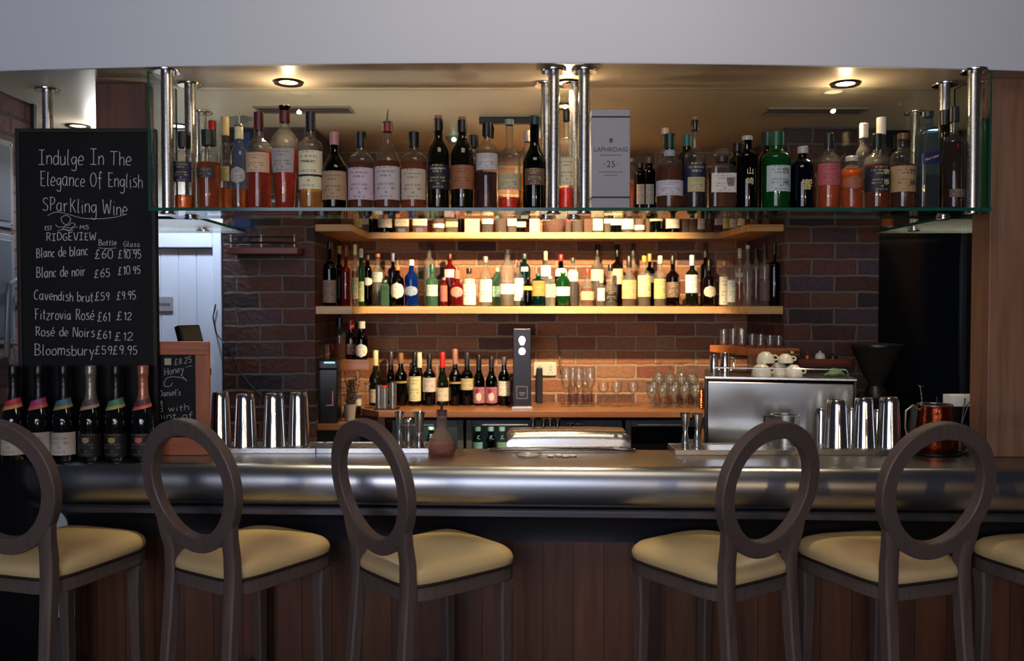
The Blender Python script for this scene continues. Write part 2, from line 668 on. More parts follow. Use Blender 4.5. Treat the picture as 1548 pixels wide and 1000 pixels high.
# white wall with the boarded door in it
DY = 4.5
dx1 = X(325, DY)
dx0 = dx1 - 0.86
dz = Z(375, DY)
DOORW = P('white_door_paint', '#c3cbd6', 0.45)
mb = MB()
mb.box(-3.2, dx0 - 0.07, DY, DY + 0.1, 0, CEIL)
mb.box(dx0 - 0.07, X(338, DY) + 0.12, DY, DY + 0.1, dz + 0.10, CEIL)
struct(mb.build('wall_lobby', P('lobby_plaster', '#a89e8c', 0.7), None, 0))
mb = MB()
x1 = X(338, DY)
mb.box(dx1, x1, DY - 0.03, DY + 0.1, 0, dz + 0.1)
mb.box(dx0 - 0.07, dx0, DY - 0.03, DY + 0.1, 0, dz + 0.1)
mb.box(dx0, dx1, DY - 0.03, DY + 0.1, dz, dz + 0.1)
struct(mb.build('trim_2', DOORW, None, 0, 0.004))
door = MB()
for i in range(9):
    bw = (dx1 - dx0) / 9
    door.box(dx0 + i * bw + 0.002, dx0 + (i + 1) * bw - 0.002, DY, DY + 0.03, 0.01, dz - 0.004)
door.box(dx0 + 0.004, dx1 - 0.004, DY + 0.006, DY + 0.05, 0.01, dz - 0.004)
d1 = struct(door.build('door_1', DOORW, None, 0, 0.0015))
# dark glazed door on the right
D2Y = 4.22
mb = MB()
mb.box(X(1328, 4.15), X(1452, D2Y), D2Y, D2Y + 0.04, 0, CEIL)
struct(mb.build('door_2', P('dark_blue_gloss', '#0b0e14', 0.12), None, 0))
mb = MB()
mb.box(X(1452, D2Y), X(1458, D2Y), D2Y - 0.015, D2Y + 0.06, 0, CEIL)
struct(mb.build('trim_3', P('door_edge_trim', '#3c3f47', 0.3), None, 0))
struct(box('wall_right', BLACKM, X(1458, D2Y), 3.2, D2Y, D2Y + 0.1, 0, CEIL))

# wooden pillars standing at the ends of the counter
VENEER = WOOD('pale_veneer', '#7a5440', '#96705a', 'Z', 0.7, 0.5)
VENEERD = WOOD('dark_veneer', '#4e2f22', '#6b4331', 'Z', 0.7, 0.5)
struct(MB().box(X(1495, 3.27), X(1495, 3.27) + 0.6, 3.27, 3.40, ZC + 0.001, CEIL).build('pillar_right', VENEER, None, 0, 0.003))
struct(MB().box(X(148, 3.34), X(223, 3.34), 3.34, 3.42, ZC + 0.001, CEIL).build('pillar_left', VENEERD, None, 0, 0.003))

# ================================================================== bar counter
path = [(-2.03, 3.66), (-2.03, 3.58)]
rad = 0.44
yl = NOSE(-2.03 + rad)
for i in range(13):
    a = PI + (PI / 2) * i / 12
    path.append((-2.03 + rad + rad * math.cos(a), yl + rad + rad * math.sin(a)))
for i in range(1, 21):
    x = -2.03 + rad + (2.9 + 2.03 - rad) * i / 20
    path.append((x, NOSE(x)))
prof = [(0.40, ZC), (0.06, ZC)]
for i in range(1, 17):
    t = PI * i / 16
    prof.append((0.055 - 0.055 * math.sin(t) ** 0.8, ZC - 0.078 + 0.078 * math.cos(t)))
k0 = len(prof)
prof += [(0.040, ZC - 0.157), (0.030, ZC - 0.160), (0.022, ZC - 0.168), (0.022, ZC - 0.186), (0.030, ZC - 0.192)]
for i in range(1, 9):
    t = PI / 2 * i / 8
    prof.append((0.030 + 0.15 * math.sin(t), ZC - 0.192 - 0.128 * (1 - math.cos(t))))
prof += [(0.40, ZC - 0.32)]
bar = thing('bar_counter', 'long curved bar counter with pewter top and vertical wooden board front', 'bar counter', (0, 0, 0))
MB().sweep(path, prof[:k0] + [(0.40, ZC - 0.1562)]).build('countertop', PEWTER, bar, 40)
MB().sweep(path, prof[k0:] + [(0.40, ZC - 0.157)]).build('apron', P('apron_metal', (0.10, 0.10, 0.12, 1), 0.35, 0.8), bar, 40)
PANEL = WOOD('bar_front_boards', '#4a2a1e', '#67402c', 'Z', 0.6, 0.45, 0.118)
MB().sweep(path, [(0.20, 0.0), (0.20, ZC - 0.319), (0.24, ZC - 0.319), (0.24, 0.0)]).build('front_panel', PANEL, bar, 40)

# lower work counter behind the bar, on the barman's side
wk = thing('work_counter', 'dark steel work counter behind the bar under the espresso machine', 'counter', (0, 0, 0))
WZ = Z(672, 3.75)
WZ = min(WZ, ZC - 0.06)
MB().box(0.85, 2.45, 3.45, 4.12, WZ - 0.03, WZ).build('worktop', STEEL, wk, 0, 0.003)
MB().box(0.87, 2.43, 3.48, 4.10, 0.0, WZ - 0.031).build('cabinet_body', BLACK, wk, 0)

# ================================================================== glass display above the bar
GZ = Z(314, 3.13)                              # top of the glass shelf
GT = 0.012
gx0, gx1 = X(226, 3.13), X(1497, 3.13)
GY0, GY1 = 3.13, 3.40


def glass_slab(name, x0, x1, y0, y1, z0, z1, thin, label, cat, group=None, clear=None):
    """thin: the axis across the sheet; its two faces are clear, the rims show green."""
    mb = MB()
    vs = [(x0, y0, z0), (x1, y0, z0), (x1, y1, z0), (x0, y1, z0), (x0, y0, z1), (x1, y0, z1), (x1, y1, z1), (x0, y1, z1)]
    fs = [((0, 3, 2, 1), 'z'), ((4, 5, 6, 7), 'z'), ((0, 1, 5, 4), 'y'), ((1, 2, 6, 5), 'x'), ((2, 3, 7, 6), 'y'), ((3, 0, 4, 7), 'x')]
    for q, ax in fs:
        mb.add([vs[i] for i in q], [(0, 1, 2, 3)], 0 if ax == thin else 1)
    o = mb.build(name, [clear or SHEET, EDGE], None, 0)
    return tag(o, label, cat, group)


glass_slab('glass_shelf', gx0, gx1, GY0, GY1, GZ - GT, GZ, 'z', 'long green-edged glass shelf carrying the whisky bottles over the bar', 'shelf')
glass_slab('glass_screen', gx0 + 0.03, gx1 - 0.03, GY1 + 0.006, GY1 + 0.012, GZ - GT, CEIL - 0.01, 'y', 'long clear glass pane behind the whisky bottles above the bar', 'glass panel')
glass_slab('glass_screen', gx0 - 0.004, gx0 + 0.004, GY0 + 0.01, GY1, GZ + 0.001, CEIL - 0.01, 'x', 'narrow glass end pane beside the tall chalkboard', 'glass panel')
glass_slab('glass_screen', gx1 - 0.006, gx1 + 0.002, GY0 + 0.01, GY1, GZ + 0.001, CEIL - 0.01, 'x', 'narrow glass end pane beside the right wooden pillar', 'glass panel')
# return shelves running back to the wall on both sides
lx1 = X(375, 4.05)
glass_slab('glass_shelf', lx1 - 0.55, lx1, GY1 + 0.02, 4.05, GZ - GT, GZ, 'z', 'short glass return shelf hanging in front of the white door', 'shelf', clear=FROST)
rx0 = X(1322, 4.05)
glass_slab('glass_shelf', rx0, rx0 + 0.5, GY1 + 0.02, 4.05, GZ - GT, GZ, 'z', 'short glass return shelf hanging in front of the dark door', 'shelf', clear=FROST)


def post(px, d, label, low=0.003):
    x = X(px, d, 200)
    t = thing('steel_post', label, 'post', (x, d, CEIL), 0, 'steel posts of the glass display')
    h = CEIL - GZ + GT + low
    MB().lathe([(0, -h), (0.021, -h), (0.021, -0.008), (0, -0.008)], 20).build('pole', STEEL, t)
    MB().lathe([(0, -0.010), (0.046, -0.010), (0.048, -0.006), (0.048, -0.0005), (0, -0.0005)], 24).build('flange', CHROME, t)
    MB().lathe([(0, -h - 0.008), (0.024, -h - 0.008), (0.027, -h - 0.004), (0.027, -h), (0, -h)], 20).build('end_cap', CHROME, t)
    return t


post(253, 3.16, 'front steel post between the chalkboard and the leftmost whisky bottles')
post(837, 3.16, 'front steel post at the middle of the glass display, left of the pair')
post(883, 3.16, 'front steel post at the middle, touching the tall grey carton')
post(1471, 3.16, 'front steel post beside the right wooden pillar')
post(288, 3.35, 'rear steel post behind the leftmost whisky bottles')
post(826, 3.35, 'rear steel post at the middle, behind the dark green bottle')
post(868, 3.35, 'rear steel post at the middle, right of the pale-labelled bottle')
post(1427, 3.35, 'rear steel post behind the dark red bottle at the right end')
post(305, 3.83, 'far steel post of the left return shelf, seen past the first bottles')
post(1383, 3.83, 'far steel post of the right return shelf, behind the blue-label bottle')
post(73, 3.43, 'steel post above the chalkboard near the brick wall')

# ================================================================== ceiling fittings
DL = {}


def downlight(px, py, label, lens='#ffe2b0', glow=3.0, r=0.055):
    d = depth_at(py, CEIL)
    x = X(px, d, py)
    t = thing('downlight', label, 'ceiling light', (x, d, CEIL), 0, 'recessed ceiling downlights')
    MB().lathe([(r * 0.66, -0.004), (r, -0.008), (r * 1.04, -0.003), (r * 1.04, -0.0005), (r * 0.66, -0.0005)], 28).build('trim_ring', P('dark_bronze', '#241c16', 0.35, 0.6), t)
    MB().lathe([(0, -0.002), (r * 0.66, -0.002), (r * 0.66, -0.0005), (0, -0.0005)], 24).build('lens', P('lens' + label[:14], '#fff6e8', 0.3, emit=(lens, glow)), t)
    DL[px] = (x, d)
    return t


downlight(436, 124, 'round downlight in the soffit above the red-orange whisky bottles at left', glow=0.9)
downlight(858, 125, 'round downlight between the two middle steel posts, nearer one', glow=6)
downlight(1278, 126, 'bright round downlight in the soffit toward the right', glow=12)
downlight(853, 160, 'round downlight between the middle posts, seen just above the black-capped bottle', glow=6)
downlight(118, 190, 'round downlight above the top edge of the tall chalkboard', glow=5)
downlight(268, 190, 'small round downlight between the left front post and the first bottle', '#e8f4ff', 5)
downlight(1414, 196, 'small round downlight behind the blue-label bottle at right', glow=4)


def vent(px0, px1, py, label):
    d = depth_at(py, CEIL)
    x0, x1 = X(px0, d, py), X(px1, d, py)
    t = thing('ceiling_vent', label, 'vent', ((x0 + x1) / 2, d, CEIL), 0, 'slotted ceiling vents')
    h = (x1 - x0) / 2
    mb = MB()
    mb.box(-h, h, -0.06, -0.05, -0.008, -0.0005); mb.box(-h, h, 0.05, 0.06, -0.008, -0.0005)
    mb.box(-h, -h + 0.01, -0.05, 0.05, -0.008, -0.0005); mb.box(h - 0.01, h, -0.05, 0.05, -0.008, -0.0005)
    mb.build('vent_frame', P('vent_metal', '#8b8178', 0.5), t, 0)
    mb = MB()
    for i in range(7):
        y = -0.045 + i * 0.0145
        mb.box(-h + 0.01, h - 0.01, y, y + 0.005, -0.006, -0.0005)
    mb.build('grille', P('vent_slats', '#5b524c', 0.5), t, 0)


vent(388, 533, 165, 'long slotted vent in the soffit above the left bottles')
vent(1156, 1306, 167, 'long slotted vent in the soffit above the right bottles')
# black lamp track under the ceiling
d = depth_at(178, CEIL)
tr = thing('track_light', 'short black lamp track under the soffit behind the middle bottles', 'track light', (X(775, d, 180), d, CEIL))
MB().box(-0.155, 0.155, -0.018, 0.018, -0.03, -0.0005).build('track', BLACK, tr, 0, 0.003)
for sx in (-0.11, 0.11):
    MB().lathe([(0, -0.10), (0.022, -0.10), (0.026, -0.05), (0.018, -0.031), (0, -0.031)], 16, off=(sx, 0, 0)).build('lamp_head', BLACK, tr)
# smoke detector with green light
d = depth_at(216, CEIL - 0.03)
sd = thing('smoke_detector', 'small ceiling detector with a glowing green light', 'detector', (X(687, d, 216), d, CEIL))
MB().lathe([(0, -0.03), (0.03, -0.03), (0.042, -0.012), (0.045, -0.0005), (0, -0.0005)], 20).build('housing', P('detector_shell', '#8d8272', 0.5), sd)
MB().lathe([(0, -0.012), (0.009, -0.008), (0.013, 0), (0.009, 0.008), (0, 0.012)], 12, off=(0, -0.042, -0.022)).build('indicator_light', P('green_led', '#d8ffe6', 0.3, emit=('#b8ffd8', 2.5)), sd)

# lamps' own light -------------------------------------------------------
x, d = DL[853]
light('SPOT', 'back_shelf_lamp', (x, d, CEIL - 0.03), 195, WARM, (0.16, 4.7, 1.55), 0.02, cone=92, blend=0.4)
x, d = DL[858]
light('SPOT', 'middle_downlight_lamp', (x, d, CEIL - 0.02), 60, WARM, (x, d + 0.25, 1.0), 0.03, cone=95, blend=0.6)
light('POINT', 'middle_downlight_spill', (x, d, CEIL - 0.06), 1.6, WARM, size=0.008)
x, d = DL[1278]
light('SPOT', 'right_downlight_lamp', (x, d, CEIL - 0.02), 45, WARM, (x, d - 0.02, 1.0), 0.03, cone=64, blend=0.8)
light('POINT', 'right_downlight_spill', (x, d, CEIL - 0.08), 1.2, WARM, size=0.008)
x, d = DL[436]
light('SPOT', 'left_downlight_lamp', (x, d, CEIL - 0.02), 45, WARM, (x, d - 0.02, 1.0), 0.03, cone=64, blend=0.8)
light('POINT', 'left_downlight_spill', (x, d, CEIL - 0.08), 1.2, WARM, size=0.008)
x, d = DL[118]
light('POINT', 'lobby_downlight_lamp', (x + 0.1, d, CEIL - 0.08), 2.2, (0.95, 0.92, 0.9), size=0.06)
x, d = DL[268]
light('SPOT', 'door_downlight_lamp', (x - 0.02, d, CEIL - 0.03), 40, COOL, (-1.75, 4.5, 1.3), 0.05, cone=110, blend=0.6)
x, d = DL[1414]
light('SPOT', 'right_return_lamp', (x, d, CEIL - 0.03), 26, (1.0, 0.86, 0.66), (x + 0.02, 3.72, 1.95), 0.03, cone=90, blend=0.5)
x, d = DL[268]
light('SPOT', 'left_return_lamp', (x, d, CEIL - 0.03), 24, (0.92, 0.96, 1.0), (x - 0.05, 3.74, 1.95), 0.03, cone=90, blend=0.5)

# ================================================================== back bar joinery
OAK = WOOD('honey_oak', '#b88a54', '#dcb680', 'X', 0.5, 0.4)
OAKD = WOOD('worktop_oak', '#6e4428', '#946440', 'X', 0.5, 0.3)


def ushelf(name, z0, z1, yf, label):
    ol = [(ALC[0], 4.165), (X(532, 4.165), 4.165), (X(557, yf), yf), (X(1086, yf), yf), (X(1131, 4.165), 4.165), (ALC[1], 4.165), (ALC[1], ALC[3]), (ALC[0], ALC[3])]
    n = len(ol)
    vs = [(x, y, z0) for x, y in ol] + [(x, y, z1) for x, y in ol]
    fs = [tuple(range(n - 1, -1, -1)), tuple(range(n, 2 * n))] + [(i, (i + 1) % n, (i + 1) % n + n, i + n) for i in range(n)]
    return tag(MB().add(vs, fs).build(name, OAK, None, 0, 0.002), label, 'shelf', 'wooden back bar shelves')


UY, LY = 4.60, 4.55
UZ1, UZ0 = Z(351.5, UY), Z(361, UY)
LZ1, LZ0 = Z(463.5, LY), Z(474.5, LY)
ushelf('wooden_shelf', UZ0, UZ1, UY, 'upper U-shaped oak shelf of bottles in the brick recess')
ushelf('wooden_shelf', LZ0, LZ1, LY, 'lower U-shaped oak shelf of spirits in the brick recess')

BY = 4.37
BZ = Z(622, BY)
bx0, bx1 = X(540, BY, 622), X(1070, BY, 622)
bc = thing('back_counter', 'oak-topped back counter against the brick wall, under the wine bottles', 'counter')
ol = [(bx0, BY + 0.12), (bx0 + 0.11, BY), (bx1, BY), (bx1, ALC[3] - 0.002), (bx0, ALC[3] - 0.002)]
vs = [(x, y, BZ - 0.034) for x, y in ol] + [(x, y, BZ) for x, y in ol]
MB().add(vs, [(4, 3, 2, 1, 0), (5, 6, 7, 8, 9)] + [(i, (i + 1) % 5, (i + 1) % 5 + 5, i + 5) for i in range(5)]).build('worktop', OAKD, bc, 0, 0.003)
MB().box(X(571, BY + 0.03, 640), X(582, BY + 0.03, 640), BY + 0.03, BY + 0.08, 0, BZ - 0.035).build('leg', OAKD, bc, 0, 0.002)
MB().box(X(1062, BY + 0.03), X(1068, BY + 0.03), BY + 0.03, BY + 0.08, 0, BZ - 0.035).build('leg', OAKD, bc, 0, 0.002)

# bottle coolers under the back counter
GREY = P('cooler_frame', '#4b4b4e', 0.4)
COOLG = GLASS('cooler_glass', (0.75, 0.82, 0.80, 1), 1.45, 0.8)
CY = BY + 0.06


def cooler(px0, px1, label, handle, lit):
    x0, x1 = X(px0, CY, 645), X(px1, CY, 645)
    z1, z0 = BZ - 0.055, 0.30
    t = thing('bottle_cooler', label, 'bottle cooler', ((x0 + x1) / 2, CY, z0), 0, 'bottle coolers under the back counter')
    h = (x1 - x0) / 2 - 0.002
    H = z1 - z0
    mb = MB()
    mb.box(-h, h, 0.34, 0.355, 0, H); mb.box(-h, -h + 0.02, 0.03, 0.34, 0, H); mb.box(h - 0.02, h, 0.03, 0.34, 0, H)
    mb.box(-h + 0.02, h - 0.02, 0.03, 0.34, 0, 0.02); mb.box(-h + 0.02, h - 0.02, 0.03, 0.34, H - 0.02, H)
    mb.box(-h + 0.02, h - 0.02, 0.04, 0.34, H - 0.36, H - 0.35)
    mb.build('body', GREY, t, 0)
    dr = MB()
    dr.box(-h, -h + 0.03, 0, 0.028, 0, H); dr.box(h - 0.03, h, 0, 0.028, 0, H)
    dr.box(-h + 0.03, h - 0.03, 0, 0.028, 0, 0.04); dr.box(-h + 0.03, h - 0.03, 0, 0.028, H - 0.035, H)
    dd = dr.build('door', GREY, t, 0, 0.002)
    MB().box(-h + 0.03, h - 0.03, 0.010, 0.016, 0.04, H - 0.035).build('pane', COOLG if lit else P('dark_pane', '#0c0d10', 0.15), dd, 0)
    MB().box(-h + handle[0] * 2 * h, -h + handle[1] * 2 * h, -0.02, -0.001, H - 0.03, H - 0.018).build('handle', STEEL, dd, 0, 0.004)
    if lit:
        light('AREA', 'cooler_lamp', ((x0 + x1) / 2, CY + 0.06, z1 - 0.03), 0.9, (0.8, 1.0, 0.9), ((x0 + x1) / 2, CY + 0.25, 0.6), 2 * h - 0.1, 0.03)
    return t


cooler(592, 701, 'bottle cooler behind the jiggers and the pink decanter', (0.15, 0.6), True)
cooler(704, 941, 'bottle cooler with pale bottles showing left of the steel well lid', (0.1, 0.4), True)
cooler(945, 1062, 'dark bottle cooler right of the steel well lid', (0.15, 0.75), False)

# small shelf on the brick pier
d = 4.02
sh = thing('wall_shelf', 'small dark wooden shelf with black rails on the left brick pier', 'shelf', (0, 0, 0))
x0, x1 = X(343, d, 380), X(450, d, 380)
REDW = WOOD('red_stained_wood', '#4a1c14', '#6b2a1c', 'X', 0.6, 0.4)
MB().box(x0, x1, d, 4.15, Z(384, d), Z(374, d)).build('board', REDW, sh, 0, 0.003)
MB().tube([(x0 + 0.01, d + 0.01, Z(367, d)), (x1 - 0.01, d + 0.01, Z(367, d))], 0.006, 8).build('rail', BLACK, sh)
MB().tube([(x0 + 0.01, d + 0.01, Z(358, d)), (x1 - 0.01, d + 0.01, Z(358, d))], 0.004, 8).build('rail', BLACK, sh)
for px in (348, 394, 444):
    MB().tube([(X(px, d, 370), d + 0.01, Z(374, d)), (X(px, d, 370), d + 0.01, Z(355, d))], 0.004, 8).build('upright', STEEL, sh)
# black cable down the pier
pts = [(326, 460), (322, 480), (327, 505), (343, 525), (352, 540), (362, 562), (378, 582), (392, 596), (400, 612)]
pts = [uv(a, b, 4.139 if a > 338 else 4.455) for a, b in pts]
tag(MB().tube(pts, 0.004, 6).build('cable', BLACK), 'thin black cable hanging down the left brick pier and door frame', 'cable')
# ================================================================== bottles
GLS = {
    'clear': ('#f6f6f2', 0.62), 'blueish': ('#c4d8da', 0.5), 'olive': ('#4d4a20', 0.3), 'brown': ('#3a1c0c', 0.3),
    'green': ('#1d7a34', 0.35), 'black': ('#0d0f10', 0.4), 'navy': ('#0b1830', 0.4), 'red': ('#a01f1c', 0.5), 'blue': ('#0d3fa8', 0.5),
    'teal': ('#0d4a44', 0.4), 'wine': ('#141a0e', 0.4), 'mint': ('#8fcaa8', 0.4), 'wineg': ('#4a4f2c', 0.4), 'dkgreen': ('#0d2418', 0.4),
}


CLOUD = {'blue': 0.5, 'red': 0.5, 'green': 0.4, 'teal': 0.3, 'mint': 0.25, 'blueish': 0.08, 'black': 0.05, 'wine': 0.06, 'dkgreen': 0.12, 'navy': 0.25}


def gmat(k):
    t, e = GLS[k]
    return GLASS('bottle_glass_' + k, t, 1.5, e, cloud=0.035 if k == 'clear' else CLOUD.get(k, 0.12), body_col='#e0ddd4' if k == 'clear' else None)


LIQ = {
    'amber': '#e89644', 'dark': '#d07a38', 'red': '#dc6428', 'orange': '#f09a38', 'pale': '#ecc47a', 'plum': '#7a4448', 'maroon': '#7a241a',
    'brown': '#b86c38', 'wine': '#2a0508', 'water': '#eef2ec', 'cola': '#230c08', 'pink': '#c96a60', 'gold': '#d8a840',
}


def lmat(k):
    return GLASS('liquid_' + k, LIQ[k], 1.1, 0.65, 0.02, 0.35, cloud=0.14)


INK = {'#f': '#26262a'}


def label_mat(h):
    v = sum(c(h)[:3]) / 3
    return PRINTED('paper_' + h.strip('#'), h, '#2a2624' if v > 0.10 else '#b9a878', 0.55 if v > 0.1 else 0.6, 8)


def cmat(h):
    return P('cap_' + h.strip('#'), h, 0.35)


def sect(kind):
    if kind == 'sq':
        e = 2.0 / 5.0
        return lambda a: (math.copysign(abs(math.cos(a)) ** e, math.cos(a)) * 0.97, math.copysign(abs(math.sin(a)) ** e, math.sin(a)) * 0.80)
    if kind == 'flat':
        e = 2.0 / 3.0
        return lambda a: (math.copysign(abs(math.cos(a)) ** e, math.cos(a)), math.copysign(abs(math.sin(a)) ** e, math.sin(a)) * 0.6)
    return lambda a: (math.cos(a), math.sin(a))


def profile(r, rn, zs, zn, H, kind):
    p = [(0, 0.004), (r * 0.55, 0.003), (r * 0.88, 0), (r * 0.97, 0.003), (r, 0.009)]
    if kind == 'dec':                                   # decanter: narrow foot, broad shoulder
        p = [(0, 0.003), (r * 0.60, 0), (r * 0.66, 0.004), (r * 0.70, 0.03), (r * 0.86, zs * 0.6), (r * 0.95, zs * 0.82), (r, zs * 0.97)]
    elif kind == 'bulb':
        p = [(0, 0.003), (r * 0.6, 0), (r * 0.8, 0.006), (r * 0.97, zs * 0.35), (r, zs * 0.6)]
    elif kind == 'taper':
        p = [(0, 0.003), (r * 0.75, 0), (r * 0.82, 0.006)]
    p.append((r, zs))
    n = 9
    for i in range(1, n + 1):
        t = i / n
        if kind in ('slope', 'burg'):
            f = 0.5 * (1 + math.cos(PI * t))
        elif kind == 'sq':
            f = max(0.0, 1 - t ** 2.4) ** 0.7
        else:
            f = max(0.0, math.cos(PI * t / 2)) ** 0.95 if t < 0.55 else max(0, (1 - math.sin(PI * t / 2) ** 1.6)) * 0.62 / max(1e-6, (1 - math.sin(PI * 0.55 / 2) ** 1.6)) * 1.0
            f = min(f, math.cos(PI * t / 2) ** 0.8 if t < 1 else 0)
        p.append((rn + (r - rn) * f, zs + (zn - zs) * t))
    p.append((rn, H))
    return p


def rad_at(p, z):
    for (r0, z0), (r1, z1) in zip(p[3:], p[4:]):
        if z0 <= z <= z1 and z1 > z0:
            return r0 + (r1 - r0) * (z - z0) / (z1 - z0)
    return p[-1][0]


def strip(p, z0, z1, ha, sec, off=0.0007, n=14, m=4, shape=None, tilt=0.0, a0=0.0):
    """A curved patch on the front (towards the room) of a turned body."""
    mb = MB()
    vs, fs = [], []
    for j in range(m + 1):
        for i in range(n + 1):
            u = -1 + 2 * i / n
            v = j / m
            if shape == 'oval':
                q = math.sqrt(max(0, 1 - (2 * v - 1) ** 2))
                u *= max(0.04, q)
            a = -PI / 2 + a0 + u * ha
            z = z0 + (z1 - z0) * v + tilt * u
            r = rad_at(p, z) + off
            x, y = sec(a)
            k = 1 + off / max(r, 1e-4)
            vs.append((x * r * k, y * r * k - 0.0002, z))
    w_ = n + 1
    for j in range(m):
        for i in range(n):
            fs.append((j * w_ + i, j * w_ + i + 1, (j + 1) * w_ + i + 1, (j + 1) * w_ + i))
    return mb.add(vs, fs)


RAD = {}


def bottle(px, d, zb, w, top, cap, neck, sh, kind='round', glass='clear', liq=None, label=None, capc='#101012',
           nw=None, name='whisky_bottle', text='', group=None, top_extra=None, n=26, capw=1.14, py=300, bright=False):
    """All vertical positions are picture rows of the photo at depth d; w is the width in pixels."""
    ppm = F / d
    x = X(px, d, py)
    r = w / 2 / ppm
    rn = (nw if nw else max(8.5, w * 0.3)) / 2 / ppm
    h = lambda y: Z(y, d) - zb
    H = h(top)
    zs, zn = h(sh), h(neck)
    t = thing(name, text, 'bottle', (x, d, zb), 0, group)
    sec = sect(kind)
    zc = h(cap)
    p = profile(r, rn, zs, zn, max(H - 0.004, zn + 0.004), kind)
    sec_n = sec
    if kind in ('sq', 'flat'):
        def lathe2(mb, prof):                       # square body, round neck
            vs, fs, ids = [], [], []
            for rr, z in prof:
                if rr < 1e-6:
                    ids.append([len(vs)]); vs.append((0, 0, z)); continue
                k = 0.0 if z <= zs else min(1.0, (z - zs) / max(1e-6, zn - zs))
                row = []
                for q in range(n):
                    a = 2 * PI * q / n
                    sx, sy = sec(a)
                    row.append(len(vs))
                    vs.append((rr * (sx * (1 - k) + math.cos(a) * k), rr * (sy * (1 - k) + math.sin(a) * k), z))
                ids.append(row)
            for a, b in zip(ids, ids[1:]):
                for q in range(n):
                    q2 = (q + 1) % n
                    if len(a) == 1 and len(b) == 1:
                        continue
                    if len(a) == 1:
                        fs.append((a[0], b[q2], b[q]))
                    elif len(b) == 1:
                        fs.append((a[q], a[q2], b[0]))
                    else:
                        fs.append((a[q], a[q2], b[q2], b[q]))
            return mb.add(vs, fs)
    else:
        def lathe2(mb, prof):
            return mb.lathe(prof, n, sec)
    lathe2(MB(), p + [(0, p[-1][1])]).build('glass_body', GLASS('bright_clear_glass', '#f6f6f2', 1.5, 0.62, cloud=0.16, body_col='#e4e0d2') if bright and glass == 'clear' else gmat(glass), t, 50)
    if liq:
        lv = h(liq[0])
        q = [(rr * 0.93, max(z, 0.006)) for rr, z in p[1:] if z < lv - 0.001]
        if not q:
            q = [(r * 0.9, 0.006)]
        q = [(0, 0.0062)] + q + [(rad_at(p, lv) * 0.93, lv), (0, lv + 0.0002)]
        lathe2(MB(), q).build('liquid', lmat(liq[1]), t, 50)
    if label:
        y0, y1, colr = label[:3]
        ha = (label[3] if len(label) > 3 else 0.85) * PI / 2
        shp = label[4] if len(label) > 4 else None
        if kind in ('sq', 'flat'):
            ha = min(ha, 1.25)
        strip(p, h(y1), h(y0), ha, sec, shape=shp, m=8 if shp else 4).build('label', label_mat(colr), t, 50)
    if capc:
        cr = rn * capw
        MB().lathe([(rn * 0.98, zc), (cr, zc + 0.001), (cr, H - 0.0015), (cr * 0.92, H), (0, H)], 18).build('cap', cmat(capc), t, 40)
    if top_extra == 'spout':
        mb = MB()
        mb.lathe([(rn * 1.1, H), (rn * 1.2, H + 0.004), (rn * 0.9, H + 0.012), (0.004, H + 0.014), (0, H + 0.014)], 14)
        mb.tube([(0, 0, H + 0.01), (0, 0, H + 0.03), (0.003, 0, H + 0.055)], [0.004, 0.0035, 0.002], 8)
        mb.build('pour_spout', CHROME, t)
    elif top_extra == 'cork':
        MB().lathe([(rn * 0.85, H), (rn * 0.95, H + 0.001), (rn * 0.95, H + 0.012), (0, H + 0.013)], 14).build('cork', P('cork_wood', '#8a5f48', 0.7), t)
    elif top_extra == 'knob':
        MB().lathe([(0, H), (rn * 0.8, H + 0.001), (rn * 1.5, H + 0.008), (rn * 1.6, H + 0.018), (rn * 1.2, H + 0.028), (0, H + 0.030)], 16).build('stopper', CRYSTAL, t)
    if top_extra == 'ruby':
        MB().lathe([(0, H), (rn * 0.9, H + 0.001), (rn * 1.25, H + 0.010), (rn * 1.3, H + 0.018), (rn * 0.9, H + 0.022), (0, H + 0.022)], 16).build('stopper', GLASS('ruby_glass', '#8a4a44', 1.6, 0.6), t)
    RAD[t.name] = r
    return t, p, h, sec


GOLDINK = P('gold_ink', '#d8c48a', 0.4)
DARKINK = P('dark_ink', '#26262c', 0.5)
WHITEINK = P('white_ink', '#d8d8dc', 0.5)

FD, BD = 3.205, 3.325                       # front and back row on the glass shelf
G_A = 'whisky bottles on the glass shelf'
rowA = []


def A(px, w, top, cap, neck, sh, txt, back=False, **k):
    d = k.pop('d', BD if back else FD)
    b = bottle(px, d, GZ + 0.0004, w, top, cap, neck, sh, text=txt, group=G_A, **k)
    rowA.append((px, b[0], txt, back))
    return b


# front row, left to right
A(279, 29, 200, 224, 227, 238, 'nearly empty clear bottle with navy label', liq=(296, 'amber'), label=(246, 277, '#1a1f3c', 0.7), nw=17)
A(316, 36, 197, 221, 226, 241, 'amber bottle with broad dark green cap', liq=(247, 'amber'), label=(257, 271, '#1c2030', 0.5), capc='#10261f', nw=19)
A(362, 24, 192, 211, 214, 240, 'clear bottle with metal pour spout', liq=(287, 'amber'), label=(254, 279, '#a9a4a4', 0.7, 'oval'), capc='#d6c9a0', top_extra='spout', nw=11)
A(392, 37, 170, 198, 205, 228, 'red-amber bottle with maroon capsule and framed cream label', liq=(231, 'red'), label=(233, 263, '#c9a888', 0.75), capc='#4a1418', nw=13)
b = bottle(431, FD, GZ + 0.0004, 42, 168, 186, 190, 222, 'dec', liq=(226, 'red'), label=(227, 263, '#a39a98', 0.62), capc='#5a1a20', nw=14, text='x', group=G_A, top_extra='ruby')
rowA.append((431, b[0], 'broad-shouldered amber decanter tapering to its foot, with maroon collar', False))
b = A(470, 35, 169, 198, 205, 224, 'pale bottle with tall cream label and black band', liq=(288, 'pale'), label=(230, 288, '#d6cfae', 0.95), capc='#1a1420', nw=13)
